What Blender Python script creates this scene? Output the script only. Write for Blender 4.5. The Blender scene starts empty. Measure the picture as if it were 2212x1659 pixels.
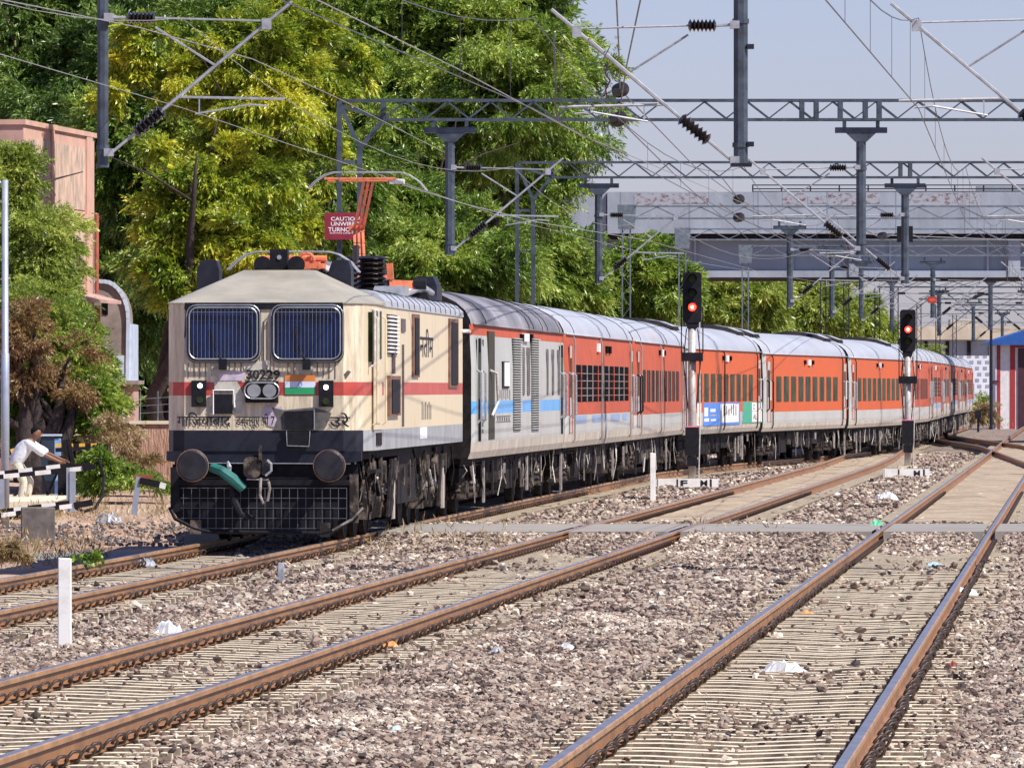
import bpy, math, random
import numpy as np
from mathutils import Vector, Matrix

SC = bpy.context.scene
COL = SC.collection
R = math.radians
random.seed(7)
RNG = np.random.default_rng(11)

# ------------------------------------------------------------------ camera
F, CX, CY, CH = 16800.0, 1106.0, 838.0, 2.24      # long lens, level camera 2.24 m above the rail heads
cd = bpy.data.cameras.new('camera'); cam = bpy.data.objects.new('camera', cd); COL.objects.link(cam)
cd.sensor_width = 36.0; cd.lens = F / 2212.0 * 36.0; cd.shift_y = 8.5 / 2212.0
cd.clip_start = 1.0; cd.clip_end = 9000.0
cam.location = (0, 0, CH); cam.rotation_euler = (R(90), 0, 0)
SC.camera = cam

def W(px, py, d):
    return Vector(((px - CX) * d / F, d, CH + (CY - py) * d / F))
def SX(px, d): return (px - CX) * d / F
def SZ(py, d): return CH + (CY - py) * d / F

# ------------------------------------------------------------------ light
EL = R(50); sd = Vector((0.84, -0.54, 0)).normalized()
SUN = Vector((sd.x * math.cos(EL), sd.y * math.cos(EL), math.sin(EL)))
w = bpy.data.worlds.new('World'); SC.world = w; w.use_nodes = True
nt = w.node_tree; nt.nodes.clear()
sky = nt.nodes.new('ShaderNodeTexSky'); sky.sky_type = 'NISHITA'; sky.sun_disc = False
sky.sun_elevation = EL; sky.sun_rotation = math.atan2(SUN.x, SUN.y)
sky.air_density = 1.0; sky.dust_density = 0.6; sky.ozone_density = 2.0; sky.altitude = 200
bg = nt.nodes.new('ShaderNodeBackground'); bg.inputs['Strength'].default_value = 0.068
out = nt.nodes.new('ShaderNodeOutputWorld')
tint = nt.nodes.new('ShaderNodeMix'); tint.data_type = 'RGBA'; tint.blend_type = 'MULTIPLY'; tint.inputs['Factor'].default_value = 1
tint.inputs['B'].default_value = (0.98, 0.95, 1.34, 1)
nt.links.new(sky.outputs[0], tint.inputs['A']); nt.links.new(tint.outputs['Result'], bg.inputs[0]); nt.links.new(bg.outputs[0], out.inputs[0])
sl = bpy.data.lights.new('sun', 'SUN'); sl.energy = 5.0; sl.angle = R(0.5); sl.color = (1.0, 0.945, 0.86)
so = bpy.data.objects.new('sun', sl); COL.objects.link(so); so.rotation_euler = SUN.to_track_quat('Z', 'Y').to_euler()
so.location = (60, -40, 80)
SC.view_settings.view_transform = 'Standard'; SC.view_settings.look = 'None'
SC.view_settings.gamma = 1.0; SC.view_settings.exposure = 0.53
try: SC.cycles.max_bounces = 6; SC.cycles.transparent_max_bounces = 6
except Exception: pass

# ------------------------------------------------------------------ materials
def mat(name, col, rough=0.6, metal=0.0, var=0.15, scale=3.0, col2=None, amt=0.5, bump=0.0, bscale=None,
        stretch=(1, 1, 1), emit=0, spec=0.5, sharp=0.12, detail=6):
    m = bpy.data.materials.new(name); m.use_nodes = True
    n = m.node_tree.nodes; L = m.node_tree.links
    b = n['Principled BSDF']
    b.inputs['Roughness'].default_value = rough; b.inputs['Metallic'].default_value = metal
    b.inputs['Specular IOR Level'].default_value = spec
    tc = n.new('ShaderNodeTexCoord'); mp = n.new('ShaderNodeMapping'); mp.inputs['Scale'].default_value = stretch
    L.new(tc.outputs['Object'], mp.inputs['Vector'])
    no = n.new('ShaderNodeTexNoise'); no.inputs['Scale'].default_value = scale; no.inputs['Detail'].default_value = detail
    no.inputs['Roughness'].default_value = 0.65
    L.new(mp.outputs[0], no.inputs['Vector'])
    rp = n.new('ShaderNodeValToRGB'); e = rp.color_ramp.elements
    c2 = col2 if col2 else tuple(max(0, c * (1 - var)) for c in col)
    c1 = col if col2 else tuple(min(1, c * (1 + var)) for c in col)
    e[0].position = max(0, amt - sharp - 0.02); e[0].color = (*c2, 1); e[1].position = min(1, amt + sharp); e[1].color = (*c1, 1)
    L.new(no.outputs['Fac'], rp.inputs['Fac']); L.new(rp.outputs['Color'], b.inputs['Base Color'])
    if bump:
        n2 = n.new('ShaderNodeTexNoise'); n2.inputs['Scale'].default_value = bscale or scale * 4; n2.inputs['Detail'].default_value = 4
        L.new(mp.outputs[0], n2.inputs['Vector'])
        bp = n.new('ShaderNodeBump'); bp.inputs['Strength'].default_value = 1; bp.inputs['Distance'].default_value = bump
        L.new(n2.outputs['Fac'], bp.inputs['Height']); L.new(bp.outputs[0], b.inputs['Normal'])
    if emit:
        b.inputs['Emission Color'].default_value = (*col, 1); b.inputs['Emission Strength'].default_value = emit
    return m

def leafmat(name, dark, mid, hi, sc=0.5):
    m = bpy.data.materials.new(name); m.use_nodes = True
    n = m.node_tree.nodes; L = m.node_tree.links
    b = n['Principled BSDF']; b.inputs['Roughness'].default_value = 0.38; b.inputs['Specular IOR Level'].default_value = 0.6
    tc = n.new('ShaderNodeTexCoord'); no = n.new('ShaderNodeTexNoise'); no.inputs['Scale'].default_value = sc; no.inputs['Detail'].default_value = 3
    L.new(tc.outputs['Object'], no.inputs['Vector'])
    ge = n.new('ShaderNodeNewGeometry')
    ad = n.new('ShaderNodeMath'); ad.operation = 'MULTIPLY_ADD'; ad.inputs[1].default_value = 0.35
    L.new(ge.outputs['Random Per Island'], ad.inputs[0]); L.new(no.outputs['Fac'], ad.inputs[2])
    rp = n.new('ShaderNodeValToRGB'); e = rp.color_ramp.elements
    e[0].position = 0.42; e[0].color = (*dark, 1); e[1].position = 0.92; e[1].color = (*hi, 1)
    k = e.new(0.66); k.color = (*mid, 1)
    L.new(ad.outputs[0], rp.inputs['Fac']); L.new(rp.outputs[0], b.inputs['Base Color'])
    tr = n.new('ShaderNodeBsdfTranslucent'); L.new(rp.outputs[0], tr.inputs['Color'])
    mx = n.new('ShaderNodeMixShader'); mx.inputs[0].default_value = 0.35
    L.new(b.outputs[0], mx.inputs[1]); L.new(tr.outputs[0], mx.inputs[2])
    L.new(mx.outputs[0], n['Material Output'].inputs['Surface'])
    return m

M = {}
M['cream'] = mat('cream_paint', (0.66, 0.56, 0.38), 0.35, var=0.05, scale=1.6, col2=(0.50, 0.40, 0.26), amt=0.33, sharp=0.16, stretch=(6, 1.6, 0.45))
M['cream_front'] = mat('cream_front_paint', (0.72, 0.63, 0.46), 0.45, scale=2.4, col2=(0.38, 0.30, 0.21), amt=0.46, sharp=0.15, stretch=(7, 1, 0.7))
M['cabroof'] = mat('grey_cab_roof', (0.37, 0.34, 0.27), 0.5, scale=1.2, col2=(0.22, 0.205, 0.17), amt=0.42, sharp=0.2)
M['stripe'] = mat('red_stripe_paint', (0.45, 0.065, 0.05), 0.4, var=0.18, scale=3)
M['orange'] = mat('orange_coach_paint', (0.54, 0.105, 0.034), 0.55, spec=0.12, scale=0.9, col2=(0.43, 0.105, 0.05), amt=0.42, sharp=0.2, stretch=(1, .5, 2), bump=0.012, bscale=.9)
M['pinkred'] = mat('dim_lit_red_coach_paint', (0.48, 0.098, 0.05), 0.6, spec=0.12, scale=1.2, col2=(0.33, 0.085, 0.058), amt=0.45, sharp=0.18, stretch=(1, .8, 2))  # duller copy of the coach orange; flatter sun angle put into the colour
M['cgrey'] = mat('grey_coach_paint', (0.46, 0.47, 0.45), 0.35, scale=1.0, col2=(0.36, 0.36, 0.34), amt=0.42, sharp=0.2, stretch=(1, 1, .5))
M['skirt'] = mat('dusty_coach_skirt', (0.42, 0.37, 0.31), 0.6, var=0.18, scale=2.0)
M['cblue'] = mat('blue_stripe_paint', (0.10, 0.36, 0.72), 0.35, var=0.1, scale=2)
M['sgrey'] = mat('grey_skirt_paint', (0.30, 0.31, 0.32), 0.45, var=0.2, scale=2.5, stretch=(3, 1, .6))
M['roof'] = mat('silver_coach_roof', (0.50, 0.52, 0.56), 0.42, metal=0.25, scale=0.55, col2=(0.34, 0.34, 0.36), amt=0.4, sharp=0.22, stretch=(1, .35, 1))
M['roofdark'] = mat('sooty_coach_roof', (0.36, 0.34, 0.36), 0.5, scale=0.35, col2=(0.055, 0.055, 0.06), amt=0.56, sharp=0.14, stretch=(1, .5, 1))
M['black'] = mat('black_metal', (0.010, 0.010, 0.014), 0.6, var=0.4, scale=6, spec=0.2)
M['undark'] = mat('underframe_grime_and_shadow', (0.018, 0.015, 0.016), 0.75, var=0.5, scale=5, spec=0.15)  # also paints the shadow strip under the bridge deck lip
M['dusty'] = mat('dusty_running_gear', (0.16, 0.125, 0.10), 0.8, scale=6, col2=(0.022, 0.018, 0.018), amt=0.56, sharp=0.08, spec=0.2)
M['dusty2'] = mat('pale_dusty_gear', (0.34, 0.30, 0.27), 0.7, scale=5, col2=(0.08, 0.07, 0.065), amt=0.5)
M['pipe'] = mat('pale_pipe', (0.55, 0.52, 0.48), 0.4, var=0.25, scale=9)
M['navyblk'] = mat('blue_black_steel', (0.014, 0.016, 0.026), 0.5, var=0.3, scale=3, spec=0.3)
M['bufferm'] = mat('greased_buffer', (0.035, 0.033, 0.038), 0.4, metal=0.5, var=0.3, scale=4)
M['rust'] = mat('rust_ring', (0.16, 0.085, 0.055), 0.7, var=0.4, scale=8)
M['glassblue'] = mat('windscreen_glass', (0.006, 0.020, 0.090), 0.2, scale=2.2, col2=(0.003, 0.006, 0.022), amt=0.48, spec=0.35)
M['glass'] = mat('dark_window_glass', (0.045, 0.060, 0.028), 0.4, scale=1.6, col2=(0.012, 0.016, 0.010), amt=0.48, spec=0.06)
M['winblk'] = mat('open_window_dark', (0.006, 0.006, 0.008), 0.8, var=0.2, spec=0.03)
M['wire'] = mat('steel_mesh_wire', (0.42, 0.43, 0.45), 0.35, metal=0.5, var=0.2, scale=20)
M['silver'] = mat('galvanised_tube', (0.42, 0.43, 0.45), 0.45, metal=0.6, var=0.2, scale=8)
M['postm'] = mat('weathered_silver_post', (0.46, 0.44, 0.43), 0.5, metal=0.25, scale=2.5, col2=(0.24, 0.17, 0.14), amt=0.46)
M['white'] = mat('white_paint', (0.80, 0.79, 0.76), 0.5, scale=3, col2=(0.55, 0.53, 0.49), amt=0.38)
M['panto'] = mat('orange_pantograph_paint', (0.62, 0.17, 0.08), 0.45, var=0.25, scale=7)
M['insul'] = mat('brown_black_porcelain', (0.018, 0.014, 0.014), 0.18, var=0.3, scale=5, spec=0.8)
M['lamp'] = mat('lit_marker_lamp', (0.95, 0.93, 1.0), emit=7)
M['lens'] = mat('headlight_lens', (0.32, 0.34, 0.37), 0.15, metal=0.4, var=0.2)
M['redlamp'] = mat('red_signal_lamp', (1.0, 0.02, 0.01), emit=9)
M['redcore'] = mat('red_signal_core', (1.0, 0.55, 0.4), emit=16)
M['steel'] = mat('painted_gantry_steel', (0.055, 0.070, 0.092), 0.42, metal=0.2, var=0.35, scale=4)
M['steelpale'] = mat('galvanised_lattice', (0.17, 0.20, 0.23), 0.42, metal=0.4, var=0.25, scale=5)
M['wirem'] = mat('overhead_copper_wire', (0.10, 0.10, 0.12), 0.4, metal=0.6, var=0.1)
M['wirepale'] = mat('pale_overhead_wire', (0.34, 0.33, 0.32), 0.4, metal=0.4, var=0.1)  # paler than the other overhead wire colour
M['signred'] = mat('maroon_sign_paint', (0.22, 0.012, 0.03), 0.5, var=0.12, scale=4)
M['saffron'] = mat('saffron_paint', (0.62, 0.22, 0.05), 0.5, var=0.1)
M['green'] = mat('green_paint', (0.02, 0.30, 0.11), 0.5, var=0.1)
M['palewhite'] = mat('pale_blue_white', (0.62, 0.70, 0.85), 0.5, var=0.06)
M['letter'] = mat('black_lettering', (0.012, 0.012, 0.014), 0.6, var=0.1)
M['letterw'] = mat('white_lettering', (0.75, 0.72, 0.74), 0.6, var=0.1)
M['hose'] = mat('green_hose_cover', (0.015, 0.13, 0.115), 0.55, var=0.2)
M['sootshade'] = mat('soot_and_shadow', (0.10, 0.09, 0.085), 0.7, var=0.4, scale=6)  # also colours dark lettering and the painted guard shadow strips
M['mauve'] = mat('faded_garland_stain', (0.48, 0.40, 0.48), 0.7, var=0.2, scale=8)
M['adblue'] = mat('advert_blue', (0.05, 0.22, 0.68), 0.4, var=0.08)
M['adgreen'] = mat('advert_green', (0.03, 0.34, 0.22), 0.4, var=0.1)
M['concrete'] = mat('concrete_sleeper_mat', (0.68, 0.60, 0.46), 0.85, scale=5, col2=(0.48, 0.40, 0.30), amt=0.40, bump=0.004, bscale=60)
M['concshade'] = mat('shaded_sleeper_side', (0.30, 0.235, 0.165), 0.9, scale=7, col2=(0.09, 0.065, 0.048), amt=0.5)  # darker than the tops, painting in the shaded gaps between sleepers
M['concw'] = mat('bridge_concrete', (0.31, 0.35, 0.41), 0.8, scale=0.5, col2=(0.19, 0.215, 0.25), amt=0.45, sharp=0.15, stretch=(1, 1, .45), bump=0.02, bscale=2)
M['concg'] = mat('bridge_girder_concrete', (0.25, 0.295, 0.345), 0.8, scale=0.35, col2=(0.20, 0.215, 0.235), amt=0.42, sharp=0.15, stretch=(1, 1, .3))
M['graffiti'] = mat('worn_red_paint_stain', (0.31, 0.33, 0.38), 0.8, scale=3.6, col2=(0.15, 0.085, 0.075), amt=0.46, sharp=0.05, stretch=(1, 1, 1.6))
M['concb'] = mat('beige_concrete', (0.46, 0.40, 0.31), 0.8, var=0.2, scale=.3)
M['road'] = mat('road_slab', (0.27, 0.25, 0.225), 0.8, scale=0.8, col2=(0.19, 0.175, 0.155), amt=0.4, bump=0.003, bscale=30)
M['pinkwall'] = mat('pink_plaster', (0.58, 0.34, 0.26), 0.85, scale=1.4, col2=(0.42, 0.29, 0.23), amt=0.47, sharp=0.1, stretch=(1, 1, .7))
M['stainwall'] = mat('weathered_plaster_panel', (0.60, 0.41, 0.31), 0.9, scale=2.6, col2=(0.32, 0.26, 0.21), amt=0.50, sharp=0.08, stretch=(1.3, 1.3, .6))
M['dullpink'] = mat('dull_pink_plaster', (0.40, 0.25, 0.21), 0.9, var=0.2, scale=1)
M['roughwall'] = mat('rough_compound_wall', (0.50, 0.31, 0.23), 0.95, scale=3.2, col2=(0.30, 0.17, 0.12), amt=0.5, sharp=0.14, stretch=(3, 1, .5), bump=0.04, bscale=9)
M['pipered'] = mat('red_drain_pipe', (0.36, 0.10, 0.07), 0.5, var=0.2)
M['tanbrown'] = mat('taupe_sheet_metal', (0.27, 0.225, 0.205), 0.5, var=0.2, scale=2)
M['bluewhite'] = mat('pale_blue_sheet_metal', (0.50, 0.58, 0.70), 0.4, var=0.12, scale=2)
M['bark'] = mat('bark', (0.085, 0.062, 0.045), 0.9, var=0.5, scale=5, stretch=(3, 3, .6), bump=0.03, bscale=14)
M['darkbark'] = mat('dark_bark', (0.035, 0.024, 0.022), 0.9, var=0.4, scale=5, bump=0.02, bscale=14)
M['hutwhite'] = mat('hut_white', (0.68, 0.66, 0.65), 0.7, var=0.08)
M['hutred'] = mat('hut_red', (0.34, 0.03, 0.03), 0.6, var=0.12)
M['hutdark'] = mat('hut_maroon_door', (0.05, 0.012, 0.025), 0.6, var=0.2)
M['hutblue'] = mat('blue_roof_sheet', (0.02, 0.09, 0.33), 0.4, var=0.12)
M['yellow'] = mat('yellow_paint', (0.72, 0.40, 0.05), 0.5, var=0.15)
M['gateblk'] = mat('black_gate_paint', (0.012, 0.010, 0.012), 0.6, var=0.3, spec=0.2)
M['cabinet'] = mat('dark_blue_cabinet', (0.02, 0.035, 0.06), 0.4, var=0.2)
M['cabblue'] = mat('light_blue_cabinet_side', (0.20, 0.36, 0.60), 0.4, var=0.15)
M['polegrey'] = mat('pale_grey_pole', (0.34, 0.38, 0.45), 0.4, metal=0.3, var=0.12)
M['block'] = mat('dark_concrete_block', (0.13, 0.115, 0.11), 0.9, var=0.3, scale=4)
M['skin'] = mat('skin', (0.19, 0.085, 0.05), 0.5, var=0.08)
M['hair'] = mat('black_hair', (0.006, 0.006, 0.007), 0.8, var=0.3, spec=0.15)
M['shirt'] = mat('pale_grey_shirt', (0.58, 0.60, 0.66), 0.8, var=0.12, scale=14, bump=0.01, bscale=16)
M['trouser'] = mat('beige_trousers', (0.50, 0.46, 0.38), 0.8, var=0.12, scale=10, bump=0.01, bscale=14)
M['plastic'] = mat('crumpled_white_plastic', (0.50, 0.50, 0.51), 0.35, var=0.15, scale=9)
M['greyplastic'] = mat('crumpled_grey_plastic', (0.30, 0.32, 0.36), 0.35, var=0.4, scale=9)
M['litterred'] = mat('rusty_litter', (0.26, 0.07, 0.04), 0.7, var=0.2)
M['littergreen'] = mat('green_litter', (0.05, 0.42, 0.22), 0.5, var=0.2)
M['litterpink'] = mat('pink_litter', (0.6, 0.2, 0.28), 0.5, var=0.2)
M['litterorange'] = mat('orange_litter', (0.6, 0.25, 0.07), 0.5, var=0.2)
M['litterblue'] = mat('pale_blue_litter', (0.35, 0.55, 0.65), 0.5, var=0.2)
M['farwhite'] = mat('distant_white_wall', (0.60, 0.64, 0.72), 0.8, var=0.12, scale=.05)
M['fargrey'] = mat('distant_window_grey', (0.26, 0.29, 0.34), 0.6, var=0.1)
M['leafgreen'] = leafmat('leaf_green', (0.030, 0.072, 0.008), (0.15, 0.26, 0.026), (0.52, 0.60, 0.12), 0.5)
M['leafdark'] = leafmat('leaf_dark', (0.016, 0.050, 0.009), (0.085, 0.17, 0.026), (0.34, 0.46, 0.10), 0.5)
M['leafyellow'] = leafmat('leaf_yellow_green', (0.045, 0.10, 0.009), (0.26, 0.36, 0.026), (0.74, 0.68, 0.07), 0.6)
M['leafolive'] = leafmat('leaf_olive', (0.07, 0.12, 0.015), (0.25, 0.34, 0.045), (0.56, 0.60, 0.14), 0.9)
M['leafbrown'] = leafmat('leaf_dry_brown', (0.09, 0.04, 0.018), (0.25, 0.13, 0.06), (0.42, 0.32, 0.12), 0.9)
M['straw'] = leafmat('dry_straw', (0.16, 0.10, 0.045), (0.36, 0.26, 0.12), (0.55, 0.45, 0.25), 1.5)

def railmat():
    m = mat('rusty_rail_side', (0.29, 0.135, 0.050), 0.5, scale=1.4, col2=(0.14, 0.070, 0.036), amt=0.47, sharp=0.15, spec=0.5)
    return m
M['railside'] = railmat()
M['railtop'] = mat('polished_rail_head', (0.42, 0.38, 0.36), 0.30, metal=0.8, var=0.2, scale=2)
M['railhead'] = mat('brown_rail_head_side', (0.44, 0.24, 0.11), 0.35, metal=0.3, var=0.25, scale=2)
M['clip'] = mat('dark_rail_clip', (0.045, 0.028, 0.022), 0.5, metal=0.2, var=0.3, scale=9)

def groundmat(name, cols, vscale, bump, dirt, dscale=0.35):
    m = bpy.data.materials.new(name); m.use_nodes = True
    n = m.node_tree.nodes; L = m.node_tree.links; b = n['Principled BSDF']; b.inputs['Roughness'].default_value = 0.9
    tc = n.new('ShaderNodeTexCoord')
    vo = n.new('ShaderNodeTexVoronoi'); vo.inputs['Scale'].default_value = vscale
    L.new(tc.outputs['Object'], vo.inputs['Vector'])
    sp = n.new('ShaderNodeSeparateColor'); L.new(vo.outputs['Color'], sp.inputs[0])
    rp = n.new('ShaderNodeValToRGB'); e = rp.color_ramp.elements
    e[0].position = 0; e[0].color = (*cols[0], 1); e[1].position = 1; e[1].color = (*cols[-1], 1)
    for i, c in enumerate(cols[1:-1]):
        k = e.new((i + 1) / (len(cols) - 1)); k.color = (*c, 1)
    L.new(sp.outputs[0], rp.inputs[0])
    no = n.new('ShaderNodeTexNoise'); no.inputs['Scale'].default_value = dscale; no.inputs['Detail'].default_value = 7
    L.new(tc.outputs['Object'], no.inputs['Vector'])
    r2 = n.new('ShaderNodeValToRGB'); r2.color_ramp.elements[0].position = 0.42; r2.color_ramp.elements[1].position = 0.62
    L.new(no.outputs['Fac'], r2.inputs[0])
    mx = n.new('ShaderNodeMix'); mx.data_type = 'RGBA'; mx.inputs['B'].default_value = (*dirt, 1)
    L.new(r2.outputs[0], mx.inputs['Factor']); L.new(rp.outputs[0], mx.inputs['A']); L.new(mx.outputs['Result'], b.inputs['Base Color'])
    bp = n.new('ShaderNodeBump'); bp.inputs['Distance'].default_value = bump
    L.new(vo.outputs['Distance'], bp.inputs['Height']); bp.invert = True; L.new(bp.outputs[0], b.inputs['Normal'])
    return m
M['ballast'] = groundmat('ballast_gravel', [(0.05, 0.035, 0.03), (0.20, 0.145, 0.12), (0.34, 0.27, 0.22), (0.13, 0.10, 0.09)], 17, 0.03, (0.22, 0.165, 0.125))
M['dirt'] = groundmat('dry_earth', [(0.36, 0.24, 0.17), (0.42, 0.30, 0.22), (0.50, 0.37, 0.27)], 9, 0.02, (0.30, 0.19, 0.13), 0.6)
M['sand'] = groundmat('sandy_track_fill', [(0.31, 0.24, 0.165), (0.39, 0.31, 0.22), (0.45, 0.365, 0.265)], 9, 0.02, (0.27, 0.21, 0.15), 0.8)

def stonemat():
    m = bpy.data.materials.new('ballast_stone'); m.use_nodes = True
    n = m.node_tree.nodes; L = m.node_tree.links; b = n['Principled BSDF']; b.inputs['Roughness'].default_value = 0.8
    oi = n.new('ShaderNodeObjectInfo'); rp = n.new('ShaderNodeValToRGB'); e = rp.color_ramp.elements
    e[0].position = 0; e[0].color = (0.045, 0.032, 0.028, 1); e[1].position = 1; e[1].color = (0.58, 0.51, 0.42, 1)
    for p, c in ((0.20, (0.125, 0.083, 0.065)), (0.40, (0.28, 0.198, 0.155)), (0.62, (0.36, 0.285, 0.22)), (0.82, (0.26, 0.225, 0.19)), (0.93, (0.46, 0.385, 0.305))):
        k = e.new(p); k.color = (*c, 1)
    tc = n.new('ShaderNodeNewGeometry'); no = n.new('ShaderNodeTexNoise'); no.inputs['Scale'].default_value = 0.55; no.inputs['Detail'].default_value = 4
    L.new(tc.outputs['Position'], no.inputs['Vector']); ma = n.new('ShaderNodeMath'); ma.operation = 'MULTIPLY_ADD'; ma.inputs[1].default_value = 1.5; ma.inputs[2].default_value = -0.75
    L.new(no.outputs['Fac'], ma.inputs[0]); m3 = n.new('ShaderNodeMath'); m3.operation = 'ADD'; m3.use_clamp = True; L.new(oi.outputs['Random'], m3.inputs[0]); L.new(ma.outputs[0], m3.inputs[1]); L.new(m3.outputs[0], rp.inputs[0]); L.new(rp.outputs[0], b.inputs['Base Color'])
    return m
M['stone'] = stonemat()

# ------------------------------------------------------------------ mesh builder
class MB:
    def __init__(s): s.v = []; s.f = []; s.m = []
    def face(s, pts, mi=0):
        k = len(s.v); s.v += [tuple(p) for p in pts]; s.f.append(tuple(range(k, k + len(pts)))); s.m.append(mi)
    def box(s, c, d, mi=0, rz=0, ry=0, rx=0):
        hx, hy, hz = d[0] / 2, d[1] / 2, d[2] / 2; k = len(s.v)
        rot = Matrix.Rotation(rz, 3, 'Z') @ Matrix.Rotation(ry, 3, 'Y') @ Matrix.Rotation(rx, 3, 'X')
        for x, y, z in ((-hx, -hy, -hz), (hx, -hy, -hz), (hx, hy, -hz), (-hx, hy, -hz), (-hx, -hy, hz), (hx, -hy, hz), (hx, hy, hz), (-hx, hy, hz)):
            s.v.append(tuple(rot @ Vector((x, y, z)) + Vector(c)))
        for q in ((0, 3, 2, 1), (4, 5, 6, 7), (0, 1, 5, 4), (1, 2, 6, 5), (2, 3, 7, 6), (3, 0, 4, 7)):
            s.f.append(tuple(k + i for i in q)); s.m.append(mi)
        return s
    def bx(s, x0, x1, y0, y1, z0, z1, mi=0):
        return s.box(((x0 + x1) / 2, (y0 + y1) / 2, (z0 + z1) / 2), (abs(x1 - x0), abs(y1 - y0), abs(z1 - z0)), mi)
    def path(s, pts, r, n=6, mi=0, caps=True):
        pts = [Vector(p) for p in pts]; rr = r if isinstance(r, (list, tuple)) else [r] * len(pts); rings = []
        up = None
        for i, p in enumerate(pts):
            a = pts[max(0, i - 1)]; b = pts[min(len(pts) - 1, i + 1)]; t = (b - a)
            if t.length < 1e-9: t = Vector((0, 0, 1))
            t.normalize()
            if up is None: up = Vector((0, 0, 1)) if abs(t.z) < 0.9 else Vector((1, 0, 0))
            x = t.cross(up)
            if x.length < 1e-4: up = Vector((1, 0, 0)); x = t.cross(up)
            x.normalize(); y = x.cross(t).normalized(); up = y
            k = len(s.v)
            for j in range(n):
                a2 = 2 * math.pi * (j + 0.5) / n
                s.v.append(tuple(p + (x * math.cos(a2) + y * math.sin(a2)) * rr[i]))
            rings.append(k)
        for i in range(len(rings) - 1):
            a, b = rings[i], rings[i + 1]
            for j in range(n):
                s.f.append((a + j, a + (j + 1) % n, b + (j + 1) % n, b + j)); s.m.append(mi)
        if caps:
            s.f.append(tuple(rings[0] + j for j in range(n))[::-1]); s.m.append(mi)
            s.f.append(tuple(rings[-1] + j for j in range(n))); s.m.append(mi)
        return s
    def beam(s, p, q, wd, ht=None, mi=0):
        ht = ht or wd; r = math.hypot(wd, ht) / 2
        p = Vector(p); q = Vector(q); t = (q - p); 
        if t.length < 1e-6: return s
        t.normalize(); up = Vector((0, 0, 1)) if abs(t.z) < 0.95 else Vector((0, 1, 0))
        x = t.cross(up).normalized() * (wd / 2); y = x.cross(t).normalized() * (ht / 2); k = len(s.v)
        for c in (p, q):
            for a, b in ((-1, -1), (1, -1), (1, 1), (-1, 1)): s.v.append(tuple(c + x * a + y * b))
        for q4 in ((0, 1, 2, 3), (7, 6, 5, 4), (0, 4, 5, 1), (1, 5, 6, 2), (2, 6, 7, 3), (3, 7, 4, 0)):
            s.f.append(tuple(k + i for i in q4)); s.m.append(mi)
        return s
    def prism(s, poly, axis, a, b, mi=0):
        """poly of 2-D points extruded along axis (0 x, 1 y, 2 z) from a to b"""
        def P(u, t):
            if axis == 0: return (t, u[0], u[1])
            if axis == 1: return (u[0], t, u[1])
            return (u[0], u[1], t)
        n = len(poly); k = len(s.v); s.v += [P(u, a) for u in poly] + [P(u, b) for u in poly]
        for i in range(n):
            s.f.append((k + i, k + (i + 1) % n, k + n + (i + 1) % n, k + n + i)); s.m.append(mi)
        s.f.append(tuple(k + i for i in range(n))[::-1]); s.m.append(mi)
        s.f.append(tuple(k + n + i for i in range(n))); s.m.append(mi)
        return s
    def disc(s, c, r, axis='y', h=0.02, n=20, mi=0):
        c = Vector(c); ax = {'x': Vector((1, 0, 0)), 'y': Vector((0, 1, 0)), 'z': Vector((0, 0, 1))}[axis]
        return s.path([c - ax * h / 2, c + ax * h / 2], r, n, mi)
    def fins(s, p, q, n, r0, r1, mi=0, seg=10):
        p = Vector(p); q = Vector(q); pts = []; rr = []
        for i in range(n * 2 + 1):
            pts.append(p.lerp(q, i / (n * 2))); rr.append(r1 if i % 2 else r0)
        return s.path(pts, rr, seg, mi)  # front face in darker plaster, its shade put into the colour
    def build(s, name, mats, parent=None, smooth=False, loc=None):
        me = bpy.data.meshes.new(name)
        me.from_pydata(s.v, [], s.f)
        if not isinstance(mats, (list, tuple)): mats = [mats]
        for m_ in mats: me.materials.append(M[m_] if isinstance(m_, str) else m_)
        if len(mats) > 1: me.polygons.foreach_set('material_index', s.m)
        if smooth: me.polygons.foreach_set('use_smooth', [True] * len(s.f))
        me.update()
        o = bpy.data.objects.new(name, me); COL.objects.link(o)
        if parent: o.parent = parent
        if loc: o.location = loc
        return o

def tag(o, label=None, cat=None, group=None, kind=None):
    if label: o['label'] = label
    if cat: o['category'] = cat
    if group: o['group'] = group
    if kind: o['kind'] = kind
    return o
def thing(name, label, cat, loc=(0, 0, 0), rz=0, group=None):
    o = bpy.data.objects.new(name, None); COL.objects.link(o); o.location = loc; o.rotation_euler = (0, 0, rz)
    o.empty_display_size = 0.3
    return tag(o, label, cat, group)
def copy_tree(o, parent=None, **kw):
    c = o.copy(); COL.objects.link(c); c.parent = parent
    for ch in list(o.children): copy_tree(ch, c)
    return c

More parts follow.
